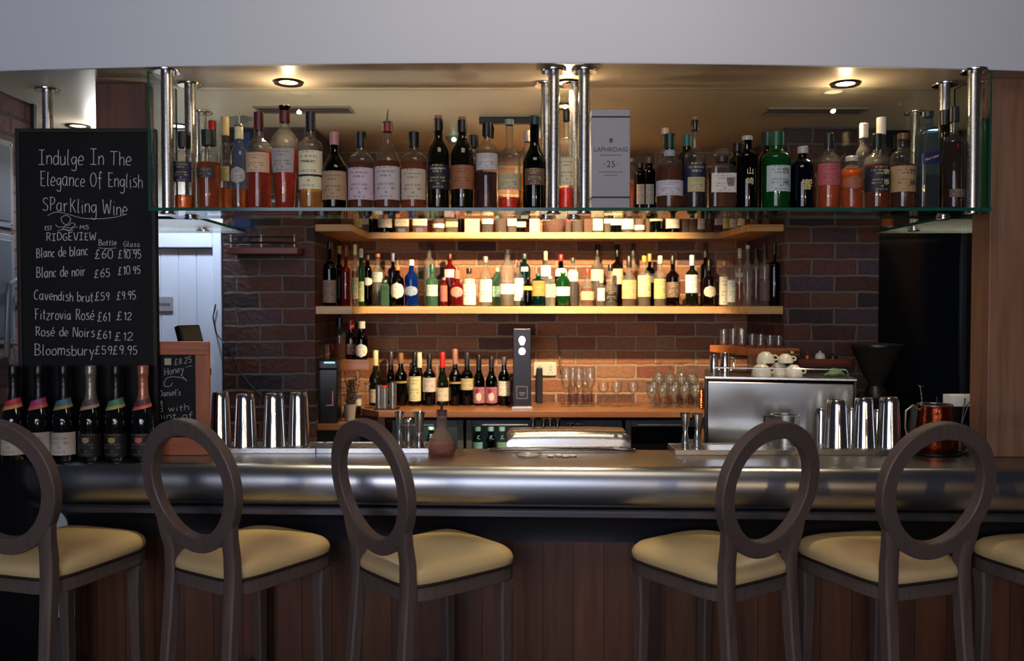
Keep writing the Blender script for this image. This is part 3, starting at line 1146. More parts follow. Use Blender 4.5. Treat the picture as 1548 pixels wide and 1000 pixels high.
strip(b[1], b[2](269), b[2](266), 1.45, b[3], 0.0012).build('label_band', BLACKM, b[0])
words('lettering', 'MACALLAN', 0.011, (0, -RAD[b[0].name] - 0.0035, b[2](247)), DARKINK, b[0])
A(506, 36, 200, 220, 226, 257, 'short brown bottle with pink capsule and tan label', kind='slope', glass='brown', label=(261, 304, '#a08468', 0.85), capc='#a8747a', nw=12)
A(546, 38, 200, 223, 227, 246, 'amber bottle with black cap and pale lilac label', liq=(247, 'dark'), label=(256, 304, '#b9a8b4', 0.85), nw=14)
A(586, 38, 187, 200, 212, 248, 'dark amber bottle with red capsule and thin pourer', liq=(245, 'dark'), label=(254, 304, '#b4aab0', 0.9), capc='#7a2422', kind='slope', nw=14, top_extra='spout')
A(626, 39, 200, 223, 227, 245, 'amber bottle with black cap and beige label set left', liq=(246, 'amber'), label=(258, 304, '#b8a898', 0.72), nw=14)
b = A(663, 32, 180, 199, 206, 237, 'olive bottle with deep navy label and cork top', glass='olive', label=(251, 288, '#12142a', 0.98), nw=12.5, top_extra='cork')
words('lettering', 'CAOL ILA', 0.0085, (0, -RAD[b[0].name] - 0.003, b[2](258)), WHITEINK, b[0])
A(699, 34, 182, 201, 206, 238, 'olive bottle with copper-coloured label and cork top', glass='olive', liq=(248, 'brown'), label=(252, 288, '#8c5638', 0.95), nw=12.5, top_extra='cork')
A(736, 32, 186, 207, 213, 229, 'bottle with white upper label over plum liquid', liq=(262, 'plum'), label=(234, 259, '#b4b0b4', 0.95), nw=12)
A(770, 34, 181, 190, 222, 240, 'clear bottle with long bare neck and cream lower label', liq=(300, 'red'), label=(265, 289, '#b4a888', 0.95), capc='#7a8a80', kind='slope', nw=12)
A(808, 35, 176, 190, 216, 247, 'dark green-black bottle with tall neck and glowing amber base', glass='dkgreen', liq=(258, 'orange'), label=(257, 282, '#5a4038', 0.6), capc='#16282c', kind='slope', nw=14)
A(856, 25, 166, 184, 206, 217, 'slim clear bottle between the middle posts, cream label and red base', liq=(285, 'red'), label=(240, 282, '#cfc2a0', 0.98), nw=9)
b = A(1012, 40, 203, 225, 238, 249, 'amber bottle with dark green cap and wide white label', liq=(252, 'dark'), label=(275, 298, '#b4aebc', 0.98), capc='#0f2c2a', nw=15)
strip(b[1], b[2](237), b[2](228), 1.4, b[3], 0.0008).build('neck_label', label_mat('#8a94a4'), b[0])
b = A(1050, 32, 182, 198, 224, 240, 'tall-necked bottle with dark blue label and cork top', liq=(249, 'plum'), label=(248, 293, '#141a3a', 0.98), nw=10, top_extra='cork')
strip(b[1], b[2](292), b[2](270), 0.85, b[3], 0.0012).build('paper_panel', label_mat('#a8a07a'), b[0])
b = A(1091, 41, 237, 246, 248, 257, 'square crystal decanter bottle with white label and glass stopper', kind='sq', liq=(264, 'brown'), label=(264, 293, '#c4bcb8', 0.6), capc='#2c2420', nw=16, top_extra='knob')
words('lettering', '\u97ff', 0.035, (0.022, -RAD[b[0].name] * 0.8 - 0.0045, b[2](278)), DARKINK, b[0])
b = A(1129, 32, 206, 213, 226, 238, 'black bottle with gold characters and clear cap', glass='black', capc='#a39c90', nw=14)
words('lettering', '\u5c71', 0.028, (0, -RAD[b[0].name] - 0.003, b[2](262)), GOLDINK, b[0])
words('lettering', '\u5d0e', 0.028, (0, -RAD[b[0].name] - 0.003, b[2](277)), GOLDINK, b[0])
b = A(1173, 42, 200, 222, 226, 241, 'green bottle with pale label and dark brush characters', glass='green', label=(253, 292, '#a8b4b8', 0.62), capc='#0e4a30', nw=20)
words('lettering', '\u767d', 0.026, (0.020, -RAD[b[0].name] * 0.95 - 0.003, b[2](262)), DARKINK, b[0])
words('lettering', '\u5dde', 0.026, (0.020, -RAD[b[0].name] * 0.95 - 0.003, b[2](280)), DARKINK, b[0])
b = A(1213, 36, 222, 233, 237, 257, 'round blue-black flask with gold character and glass cap', glass='navy', capc='#a8a49a', nw=14)
words('lettering', '\u97ff', 0.042, (0, -RAD[b[0].name] - 0.003, b[2](283)), GOLDINK, b[0])
A(1252, 34, 202, 224, 229, 245, 'amber bottle with pink label and dark cap', liq=(247, 'orange'), label=(249, 282, '#a85058', 0.85), capc='#1c2024', nw=13)
A(1287, 32, 237, 245, 249, 263, 'small round-shouldered orange flask with oval rust label', liq=(256, 'orange'), label=(268, 288, '#9c5c3c', 0.8, 'oval'), capc='#b8b0a8', nw=16)
b = A(1325, 37, 203, 225, 229, 247, 'clear-topped bottle with navy label and gold characters', liq=(250, 'brown'), label=(254, 292, '#10182c', 0.98), capc='#12241e', nw=13)
words('lettering', '\u4f59', 0.022, (0.016, -RAD[b[0].name] - 0.001, b[2](263)), GOLDINK, b[0])
words('lettering', '\u5e02', 0.022, (0.016, -RAD[b[0].name] - 0.001, b[2](279)), GOLDINK, b[0])
b = A(1364, 36, 202, 212, 222, 241, 'bottle with tan label, dark character and cork stopper', liq=(250, 'brown'), label=(253, 292, '#a88a64', 0.98), capc='#6a4a34', nw=14)
words('lettering', '\u7af9', 0.022, (0.016, -RAD[b[0].name] - 0.001, b[2](263)), DARKINK, b[0])
words('lettering', '\u9db4', 0.022, (0.016, -RAD[b[0].name] - 0.001, b[2](280)), DARKINK, b[0])
b = A(1401, 32, 169, 178, 190, 207, 'tall square blue-tinted bottle with slanted dark blue band', kind='sq', glass='blueish', liq=(266, 'plum'), capc='#2a2c30', nw=15)
strip(b[1], b[2](249), b[2](232), 1.2, b[3], 0.0012, tilt=0.012).build('label_band', P('blue_band', '#1a2050', 0.4), b[0])
words('lettering', 'Blue Label', 0.0125, (0, -RAD[b[0].name] * 0.83 - 0.003, b[2](241)), GOLDINK, b[0], rot=(PI / 2, -0.32, 0))
A(1441, 32, 162, 185, 202, 217, 'tall dark red bottle with black cap at the right end', liq=(216, 'maroon'), label=(288, 300, '#5a4440', 0.5), nw=12)
# behind them
A(322, 16, 183, 202, 207, 232, 'bottle with bright red capsule behind the green-capped one', back=True, liq=(250, 'amber'), capc='#a81a20', nw=10.5)
A(341, 18, 177, 206, 216, 236, 'clear bottle with tall gold capsule', back=True, liq=(285, 'amber'), label=(253, 275, '#b8b08c', 0.6), capc='#b8a068', nw=11)
A(716, 28, 205, 224, 229, 244, 'black-stoppered bottle half hidden between copper and white labels', back=True, liq=(250, 'brown'), nw=13)
A(797, 26, 198, 215, 220, 240, 'pale-capped bottle half hidden behind the green-black one', back=True, liq=(262, 'pale'), capc='#a08c84', nw=10)
A(955, 14, 240, 246, 250, 258, 'small orange bottle at the edge of the grey carton', back=True, liq=(280, 'orange'), capc='#7a6450', nw=7)
A(967, 19, 247, 255, 258, 266, 'short dark bottle, nearest the small orange one', back=True, glass='black', label=(280, 310, '#a09080', 0.4), nw=10)
A(981, 20, 238, 248, 252, 263, 'dark bottle with square cork just left of the green-capped bottle', back=True, glass='black', label=(280, 310, '#8c8478', 0.4), capc='#4a3a30', nw=11)
A(1005, 26, 194, 204, 214, 240, 'bottle with pale stopper behind the green-capped bottle', back=True, liq=(256, 'dark'), capc='#b0a088', nw=10)
A(1038, 28, 205, 222, 226, 240, 'teal-capped bottle half hidden beside the tall-necked one', back=True, glass='olive', capc='#1c5a5c', nw=13)
A(1114, 24, 217, 230, 234, 246, 'black-capped bottle half hidden beside the crystal decanter', back=True, glass='black', nw=12)
A(1160, 30, 200, 222, 228, 246, 'dark green-capped bottle half hidden behind the green bottle', back=True, glass='dkgreen', capc='#0c2c28', nw=16)
A(1305, 24, 187, 209, 216, 240, 'clear bottle with white capsule, lower of two', back=True, liq=(290, 'pale'), capc='#d6ccb4', nw=11)
A(1331, 24, 178, 204, 212, 240, 'clear bottle with white capsule, taller of two', back=True, liq=(290, 'pale'), capc='#e0d8c4', nw=12)
A(1357, 20, 205, 226, 229, 242, 'dark-capped bottle half hidden behind the tan label', back=True, glass='olive', nw=12)
A(1427, 17, 167, 190, 200, 218, 'dark-capped bottle hidden behind the tall dark red one', back=True, d=3.298, glass='olive', capc='#14181c', nw=13)
fr = sorted([r for r in rowA if not r[3]], key=lambda r: r[0])
for i, (px, o, txt, bk) in enumerate(fr):
    o['label'] = txt + ', on the glass shelf'
for px, o, txt, bk in rowA:
    if bk:
        o['label'] = txt + ', glass shelf back row'

# the tall grey carton
d = FD
x0, x1 = X(893, d, 240), X(950, d, 240)
ct = thing('whisky_carton', 'tall grey carton with black lettering and 25, on the glass shelf', 'carton', ((x0 + x1) / 2, d, GZ + 0.0004))
h = Z(170, d) - GZ
hw = (x1 - x0) / 2
CART = P('grey_card', '#8a8c98', 0.6, noise=0.05, nscale=20)
MB().box(-hw, hw, -0.045, 0.045, 0, h).build('carton_body', CART, ct, 0, 0.002)
for y in (181, 301):
    z = Z(y, d) - GZ
    MB().box(-hw - 0.0006, hw + 0.0006, -0.0458, 0.0458, z - 0.003, z + 0.003).build('stripe', BLACKM, ct, 0)
zz = lambda y: Z(y, d) - GZ
words('lettering', 'LAPHROAIG', 0.0235, (0, -0.046, zz(230)), DARKINK, ct)
words('lettering', '25', 0.034, (0, -0.046, zz(252)), DARKINK, ct)
MB().box(-0.03, -0.020, -0.0463, -0.0455, zz(252.3), zz(251.7)).box(0.020, 0.03, -0.0463, -0.0455, zz(252.3), zz(251.7)).box(-0.04, 0.04, -0.0463, -0.0455, zz(238.4), zz(237.8)).box(
    -0.045, 0.045, -0.0463, -0.0455, zz(263.4), zz(262.8)).box(-0.025, 0.025, -0.0463, -0.0455, zz(268.4), zz(267.8)).box(-0.006, 0.006, -0.0463, -0.0455, zz(219), zz(213)).build('printed_lines', DARKINK, ct, 0)
# green carton tube at the right end
d = 3.30
x = X(1480, d, 240)
gt = thing('carton_tube', 'dark green carton tube at the right end, behind the last steel post', 'carton', (x, d, GZ + 0.0004))
hh = Z(181, d) - GZ
MB().lathe([(0, 0), (0.030, 0), (0.030, hh - 0.02), (0, hh - 0.02)], 24).build('tube', P('green_card', '#1d6b38', 0.4), gt)
MB().lathe([(0, hh - 0.0199), (0.0308, hh - 0.0199), (0.0308, hh - 0.001), (0, hh)], 24).build('lid', P('green_card_lid', '#155030', 0.35), gt)

# things standing on the two return shelves
d = 3.93
x0, x1 = X(357, d, 260), X(381, d, 260)
hb_ = Z(203, d) - GZ
o = MB().box(-(x1 - x0) / 2, (x1 - x0) / 2, -0.035, 0.035, 0, hb_).build('blue_carton', P('blue_card', '#173a78', 0.45), None, 0, 0.002)
o.location = ((x0 + x1) / 2, d, GZ + 0.0005)
tag(o, 'dark blue carton on the left glass return shelf in front of the white door', 'carton')
bottle(1341, 3.90, GZ + 0.0005, 18, 224, 236, 240, 252, 'round', 'clear', (256, 'orange'), (270, 290, '#b89068', 0.8), '#1a1414', nw=8, text='small amber bottle on the right glass return shelf before the dark door', group=None, n=20, py=300)

# ------------------------------------------------------------------ upper wooden shelf
G_B = 'liqueur bottles on the upper wooden shelf'
rowB = []
random.seed(3)
CAPS = ['#1a1412', '#7a2018', '#c8b890', '#3a2a20', '#101014', '#a08050', '#e0d8c8']
specB = [  # px, width, glass, liquid, label colour, label rows, look, depth
    (541, 12, 'clear', 'pale', '#c9b878', (326, 345), 'pale yellow bottle', 4.40),
    (551, 14, 'clear', 'dark', '#e6e0d0', (328, 340), 'slim white-labelled bottle', 4.58),
    (563, 14, 'brown', None, None, None, 'bare brown bottle', 4.70),
    (582, 21, 'black', None, '#e8e2d0', (328, 345), 'dark bottle with square white label', 4.70),
    (608, 22, 'clear', 'brown', '#ecdfc0', (328, 343), 'bottle with cream label over brown liquid', 4.70),
    (635, 23, 'clear', 'red', '#f0e4c4', (328, 342), 'wide bottle with cream label over red liquid', 4.70),
    (663, 18, 'clear', 'dark', '#eee8dc', (339, 345), 'clear bottle with thin low white label', 4.70),
    (683, 19, 'clear', 'gold', '#d8b888', (336, 344), 'golden bottle with tan label', 4.70),
    (697, 8, 'brown', None, None, None, 'narrow brown bottle', 4.72),
    (737, 17, 'clear', 'plum', '#f0e8d4', (322, 339), 'bottle with tall white label over plum liquid', 4.70),
    (757, 18, 'clear', 'brown', None, None, 'ribbed brown bottle', 4.70),
    (774, 14, 'clear', 'dark', '#efe6cc', (326, 342), 'bottle with ivory label', 4.70),
    (788, 14, 'brown', None, '#e8dca0', (336, 344), 'dark bottle with oval yellow label', 4.70),
    (838, 32, 'clear', 'red', None, None, 'broad red-amber decanter', 4.70),
    (859, 10, 'clear', 'red', '#c03028', (327, 336), 'slim bottle with red seal', 4.70),
    (873, 17, 'clear', 'brown', None, None, 'stout brown bottle', 4.70),
    (889, 14, 'clear', 'orange', None, None, 'bright orange bottle', 4.70),
    (904, 15, 'clear', 'amber', '#f4eeda', (330, 349), 'bottle with large white label', 4.70),
    (918, 10, 'clear', 'gold', '#f0e6cc', (323, 338), 'slender golden bottle', 4.72),
    (931, 17, 'black', None, '#eadcbc', (323, 341), 'dark bottle with cream upper label', 4.70),
    (949, 18, 'clear', 'dark', '#f2ead6', (329, 347), 'bottle with plain ivory label', 4.70),
    (967, 15, 'clear', 'pale', '#e8e2d8', (341, 348), 'clear bottle with low pale label', 4.70),
    (979, 9, 'clear', 'amber', None, None, 'thin amber bottle', 4.72),
    (992, 19, 'dkgreen', None, '#dcd890', (328, 335), 'dark bottle with yellow-green collar label', 4.70),
    (1017, 21, 'black', None, '#f0e4cc', (329, 346), 'black bottle with cream scalloped label', 4.70),
    (1036, 11, 'clear', 'brown', None, None, 'thin clear brown bottle', 4.70),
    (1048, 14, 'clear', 'amber', '#f4f0e4', (320, 329), 'amber bottle with white collar', 4.70),
    (1060, 10, 'clear', 'water', '#f0f0f4', (329, 347), 'slim bottle with long white label', 4.60),
    (1072, 13, 'clear', 'orange', None, None, 'glowing amber bottle', 4.70),
    (1086, 13, 'clear', 'dark', '#ececf0', (328, 341), 'dark bottle with silver-white label', 4.60),
    (1099, 12, 'clear', 'gold', '#e6dc90', (325, 346), 'bottle with long yellow label', 4.50),
    (1109, 11, 'clear', 'dark', '#f0ead8', (330, 345), 'dark bottle with narrow cream label', 4.40),
    (1120, 11, 'clear', 'amber', '#e6dcc0', (326, 342), 'amber bottle with beige label', 4.30),
    (1140, 12, 'clear', 'amber', None, None, 'unlit amber bottle', 4.24),
    (1158, 12, 'clear', 'red', None, None, 'unlit red bottle', 4.24),
]
for i, (px, w, gl, lq, lc, lr, look, d) in enumerate(specB):
    top = Z(352, d) and random.uniform(288, 298)
    ww = w * (1.0 if w > 9 else 1.1)
    txt = look + ' on upper wooden shelf, ' + ORD[i] + ' from left'
    bottle(px, d, UZ1 + 0.0005, ww, top, top + 9, top + 12, 322 if w > 14 else 320, random.choice(['round', 'round', 'slope', 'sq']) if 'decanter' not in look else 'bulb',
           gl, (324, lq) if lq else None, (lr[0], lr[1], lc, 0.9) if lc else None, random.choice(CAPS), nw=max(5, w * 0.36), name='liqueur_bottle', text=txt, group=G_B, n=18, py=340, bright=True)
for px, w, top, lab in ((714, 22, 318, 'squat beige card box on upper wooden shelf between brown and plum bottles'),
                        (808, 15, 316, 'tall pale card box on the upper wooden shelf left of the red-amber decanter')):
    d = 4.69
    t = MB().box(-w / 2 / (F / d), w / 2 / (F / d), -0.035, 0.035, 0, Z(top, d) - UZ1).build('carton', label_mat('#c8b496'), None, 0, 0.002)
    t.location = (X(px, d, 340), d, UZ1 + 0.0005)
    tag(t, lab, 'box')

# ------------------------------------------------------------------ lower wooden shelf
G_C = 'spirit bottles on the lower wooden shelf'
# px, width, top, cap row, neck row, shoulder row, kind, glass, liquid, label, cap colour, look, depth
specC = [
    (499, 21, 365, 377, 392, 408, 'round', 'wine', None, (424, 458, '#8a7468', 0.7), '#0c0a0c', 'black wine bottle with faded label', 4.24),
    (513, 16, 372, 384, 398, 408, 'slope', 'dkgreen', None, None, '#b09040', 'dark green bottle with gold top', 4.38),
    (523, 15, 372, 388, 400, 412, 'round', 'red', (420, 'red'), None, '#6a1c14', 'deep red bottle with red cap', 4.24),
    (537, 11, 370, 386, 396, 404, 'slope', 'clear', (410, 'gold'), (420, 452, '#cfc890', 0.7), '#d8cc80', 'tall yellow bottle', 4.32),
    (546, 11, 376, 390, 400, 408, 'round', 'green', None, (426, 456, '#c8d0a0', 0.6), '#e8e8d8', 'slim green bottle with white cap', 4.45),
    (556, 13, 386, 394, 400, 410, 'round', 'black', None, (420, 432, '#efe9d8', 0.95, 'oval'), '#5a4a4a', 'small dark bottle with oval cream label', 4.58),
    (571, 20, 384, 389, 400, 414, 'slope', 'clear', (425, 'water'), (412, 427, '#c8ccc4', 0.6), '#c86a30', 'clear bottle with orange cap', 4.71),
    (582, 14, 424, 427, 429, 434, 'sq', 'mint', (440, 'water'), None, '#6a8a74', 'low pale green square bottle', 4.60),
    (594, 15, 383, 396, 402, 412, 'round', 'navy', None, None, '#6a6a88', 'dark blue bottle behind the round white label', 4.72),
    (601, 20, 403, 409, 414, 426, 'round', 'black', None, (428, 452, '#e4d8c4', 0.75, 'oval'), '#c07038', 'black bottle with round white and orange label', 4.60),
    (622, 21, 393, 402, 408, 424, 'round', 'blue', None, (433, 448, '#8fa0b4', 0.7, 'oval'), '#ece8dc', 'cobalt blue bottle with white cap', 4.60),
    (649, 17, 367, 380, 388, 398, 'round', 'clear', (400, 'water'), None, '#4a3a3c', 'tall clear bottle with dark cap', 4.72),
    (653, 19, 400, 413, 418, 426, 'round', 'mint', (432, 'water'), (431, 448, '#d0d6c0', 0.7), '#1f5a48', 'pale green bottle with ornate label', 4.60),
    (680, 20, 384, 392, 398, 410, 'round', 'red', None, (408, 420, '#e8dccc', 0.5), '#5a1612', 'dark red bottle behind the squat red one', 4.72),
    (671, 11, 420, 424, 427, 433, 'round', 'red', (430, 'red'), (432, 456, '#c86a5c', 0.7), '#8a8078', 'small bottle with red label', 4.58),
    (691, 23, 409, 422, 427, 434, 'round', 'red', (435, 'red'), (434, 450, '#d89080', 0.55, 'oval'), '#d88068', 'squat red bottle with pale emblem', 4.60),
    (709, 20, 406, 414, 417, 427, 'round', 'clear', None, (422, 461, '#efe9d8', 1.2), '#101010', 'white bottle with black cap', 4.60),
    (734, 19, 388, 398, 405, 420, 'round', 'clear', (430, 'water'), (423, 457, '#ece6d2', 0.95), '#8a8478', 'clear bottle with tall white label and silver cap', 4.60),
    (752, 15, 405, 411, 414, 422, 'sq', 'mint', (440, 'water'), (433, 449, '#a8d8b8', 0.95), '#b8d0b8', 'square bottle with mint green label', 4.71),
    (767, 23, 378, 386, 392, 412, 'bulb', 'clear', (430, 'water'), (430, 445, '#f0e8e0', 0.8), '#2a2626', 'broad clear bottle with dark stopper', 4.60),
    (784, 15, 397, 404, 411, 420, 'round', 'clear', (430, 'water'), (421, 455, '#f4f0e8', 1.2), '#4a4a4c', 'white-labelled bottle beside the broad clear one', 4.70),
    (793, 18, 384, 392, 396, 408, 'round', 'teal', None, (404, 411, '#a8c0b4', 0.4), '#3a4a4c', 'dark teal bottle', 4.72),
    (798, 13, 420, 424, 426, 432, 'round', 'black', None, (433, 439, '#e0d060', 0.9), '#101010', 'dark bottle with yellow band', 4.58),
    (814, 20, 414, 418, 420, 425, 'round', 'teal', None, (425, 448, '#b09048', 0.95), '#2a6a5c', 'teal jar-shaped bottle with gold label', 4.60),
    (825, 15, 380, 394, 398, 406, 'sq', 'clear', (410, 'water'), (402, 418, '#f4f0e6', 0.95), '#c8b890', 'clear bottle with white upper label', 4.72),
    (832, 16, 418, 422, 424, 428, 'sq', 'clear', (430, 'water'), (430, 450, '#a8a49c', 0.9), '#c8c4bc', 'square bottle with silver label', 4.60),
    (848, 19, 385, 395, 402, 412, 'round', 'wine', None, (406, 418, '#f0ece0', 0.7), '#b82a20', 'dark bottle with red cap and white collar label', 4.72),
    (851, 21, 412, 415, 417, 426, 'bulb', 'green', None, (434, 452, '#f4f4ec', 0.98), '#1c7a2a', 'bright green bottle with white label', 4.60),
    (866, 17, 390, 398, 404, 414, 'round', 'clear', (425, 'plum'), (408, 426, '#c8c0c4', 0.7), '#4a4644', 'grey bottle with script label', 4.70),
    (888, 20, 407, 417, 424, 436, 'slope', 'clear', (436, 'orange'), (441, 454, '#e8b890', 0.8), '#d03a20', 'orange bottle with bright red cap', 4.60),
    (903, 19, 370, 388, 394, 406, 'round', 'clear', (402, 'gold'), (408, 425, '#f0e6b8', 0.9), '#2a1814', 'tall straw-coloured bottle with dark cap', 4.72),
    (909, 11, 425, 428, 430, 434, 'round', 'clear', (432, 'gold'), (436, 455, '#f4ead8', 0.9), '#e0dcd0', 'small bottle with white and red label', 4.58),
    (923, 20, 400, 410, 424, 438, 'slope', 'clear', (442, 'cola'), (438, 458, '#1a1a1c', 0.8, 'oval'), '#141414', 'clear-necked bottle with black arched label', 4.60),
    (933, 18, 370, 389, 394, 404, 'round', 'brown', None, (407, 430, '#dccaa0', 0.9), '#0f0c0e', 'dark bottle with cream label and black cap', 4.72),
    (951, 21, 387, 405, 412, 424, 'round', 'clear', (452, 'red'), (424, 452, '#ecb880', 0.95), '#2a2628', 'bottle with white and orange label', 4.60),
    (957, 16, 368, 390, 396, 406, 'round', 'clear', (410, 'pale'), None, '#3c3030', 'tall greyish bottle behind the orange label', 4.72),
    (974, 19, 387, 397, 407, 416, 'round', 'clear', (425, 'gold'), (417, 449, '#e4d4a0', 0.95), '#c89a40', 'bottle with long yellow label', 4.60),
    (982, 16, 384, 396, 402, 412, 'round', 'black', None, (414, 428, '#b8ac98', 0.6), '#b88a48', 'dark bottle with gold top', 4.72),
    (998, 18, 387, 399, 405, 418, 'round', 'clear', (420, 'gold'), (422, 452, '#c4bc78', 0.95), '#dcd8b0', 'bottle with green and yellow label', 4.60),
    (1017, 20, 387, 400, 408, 420, 'round', 'brown', None, (427, 450, '#6a5040', 0.9), '#2a2018', 'brown-black bottle with sepia label', 4.60),
    (1046, 19, 386, 402, 406, 416, 'round', 'wineg', None, (416, 443, '#e8e8dc', 0.95), '#f0ecdc', 'green bottle with white cap and white label', 4.60),
    (1066, 15, 367, 390, 396, 406, 'round', 'brown', None, None, '#4a3a34', 'tall brown bottle', 4.72),
    (1072, 19, 393, 410, 416, 424, 'round', 'brown', (425, 'cola'), (433, 450, '#e8d8b4', 0.7, 'oval'), '#241814', 'dark bottle with round orange and white label', 4.60),
    (1095, 14, 395, 402, 410, 418, 'round', 'clear', (420, 'pale'), (419, 461, '#e4dcc0', 1.2), '#c8a860', 'cream bottle with gold top', 4.58),
    (1107, 14, 390, 400, 414, 423, 'slope', 'clear', (424, 'water'), (424, 457, '#e8ecd8', 1.1), '#8a2420', 'white and green labelled bottle with red neck', 4.50),
    (1118, 13, 376, 391, 396, 406, 'round', 'clear', (428, 'orange'), (413, 419, '#c8bcb0', 0.8), '#c0c0a8', 'orange bottle with pale cap', 4.36),
    (1130, 13, 371, 377, 394, 402, 'slope', 'clear', (420, 'water'), None, '#b4b0b4', 'clear bottle with silver ball top', 4.26),
    (1143, 14, 374, 391, 395, 407, 'round', 'clear', (408, 'pink'), None, '#0e0e12', 'pinkish bottle with black cap', 4.36),
    (1156, 15, 370, 391, 396, 404, 'round', 'clear', (422, 'pink'), (425, 455, '#6a5450', 0.9), '#10141c', 'clear faceted bottle with black cap', 4.24),
    (1170, 17, 367, 385, 394, 402, 'round', 'wine', None, None, '#0c0e12', 'tall black wine bottle', 4.235),
]
specC.sort(key=lambda s: s[0])
for i, (px, w, top, cap, neck, sh, kind, gl, lq, lb, cc, look, d) in enumerate(specC):
    if any(abs(o[0] - px) < 1 for o in specC[:i]):
        pass
    txt = look + ' on lower wooden shelf, ' + ORD[i] + ' from left'
    nm = 'wine_bottle' if 'wine' in look else 'spirit_bottle'
    bottle(px, d, LZ1 + 0.0005, w, top, cap, neck, sh, kind, gl, lq, lb, cc, nw=max(5.2, w * 0.34), name=nm, text=txt, group=G_C, n=20, py=430, bright=True)

# ------------------------------------------------------------------ wine on the back counter
G_D = 'wine bottles on the back counter'
specD = [
    (568, 20, 530, 553, 556, 574, 'burg', 'wineg', (588, 608, '#c8bca0', 0.9), '#d8cc98', 'olive white-wine bottle with cream capsule', 4.64),
    (591, 14, 532, 552, 556, 572, 'burg', 'wineg', (580, 606, '#8a8a58', 0.8), '#3a2838', 'tall green bottle half hidden at the back', 4.74),
    (606, 19, 534, 550, 554, 570, 'burg', 'wine', (576, 579, '#a08850', 0.98), '#8a6038', 'black wine bottle with copper capsule', 4.64),
    (627, 18, 533, 548, 552, 568, 'round', 'wine', (569, 606, '#d0cc98', 0.95), '#141214', 'wine bottle with tall yellow-cream label', 4.64),
    (634, 14, 533, 556, 559, 574, 'round', 'wine', None, '#d8d0b8', 'wine bottle with white capsule half hidden', 4.74),
    (649, 19, 536, 552, 556, 570, 'round', 'wine', (571, 592, '#c8bcb0', 0.95), '#1a181c', 'black bottle with white label and dark print', 4.64),
    (669, 18, 533, 556, 558, 582, 'burg', 'wineg', (586, 606, '#d0c4ac', 0.95), '#c01c24', 'wine bottle with bright red capsule', 4.64),
    (688, 19, 528, 551, 555, 570, 'burg', 'wine', (577, 580, '#a08850', 0.98), '#a06858', 'dark wine bottle with pinkish capsule', 4.64),
    (706, 19, 533, 552, 556, 571, 'round', 'wine', (572, 589, '#b8ac80', 0.95), '#28242c', 'dark bottle with short tan label', 4.64),
    (724, 18, 537, 554, 558, 578, 'burg', 'wine', (585, 609, '#a86878', 0.8), '#101614', 'wine bottle with pink picture label, left of two', 4.64),
    (743, 18, 539, 556, 560, 578, 'burg', 'wine', (585, 609, '#a86878', 0.8), '#201c20', 'wine bottle with pink picture label, right of two', 4.64),
    (762, 18, 540, 553, 557, 573, 'round', 'wine', (576, 598, '#dcd4c0', 0.95), '#4a4a54', 'wine bottle with white label next to the tap tower', 4.64),
]
for i, (px, w, top, cap, neck, sh, kind, gl, lb, cc, look, d) in enumerate(specD):
    t, p, h, sec = bottle(px, d, BZ + 0.0005, w, top, cap, neck, sh, kind, gl, None, lb, cc, nw=7.6, name='wine_bottle', text=look + ', on the back counter', group=G_D, n=20, capw=1.08, py=590)
    if lb and lb[2] == '#a86878':
        strip(p, h(606), h(593), 0.45, sec, 0.0014, shape='oval', m=8).build('label_picture', P('picture_ink', '#d8c0b4', 0.5), t)
        strip(p, h(595), h(587), 0.35, sec, 0.0014, shape='oval', m=8, a0=-0.25).build('label_picture', P('picture_red', '#8a2030', 0.5), t)

# a few bottles inside the coolers
for px, top, col, lb, look in ((652, 640, 'wineg', '#e8e8d0', 'pale-labelled bottle inside the cooler behind the pink decanter'),
                               (722, 642, 'wineg', '#d8e0c8', 'white-labelled bottle inside the lit cooler, leftmost'),
                               (742, 642, 'dkgreen', None, 'dark green bottle inside the lit cooler, middle'),
                               (759, 642, 'clear', '#d8c8a0', 'straw-coloured bottle inside the lit cooler, beside the well lid')):
    d = 4.62
    zb = BZ - 0.055 - 0.35 + 0.001
    bottle(px, d, zb, 15, top, top + 10, top + 14, top + 28, 'round', col, (top + 34, 'gold') if col == 'clear' else None, (668, 685, lb, 0.9) if lb else None, '#c8c8b0', nw=8,
           name='wine_bottle', text=look, group='bottles in the coolers', n=18, py=660)

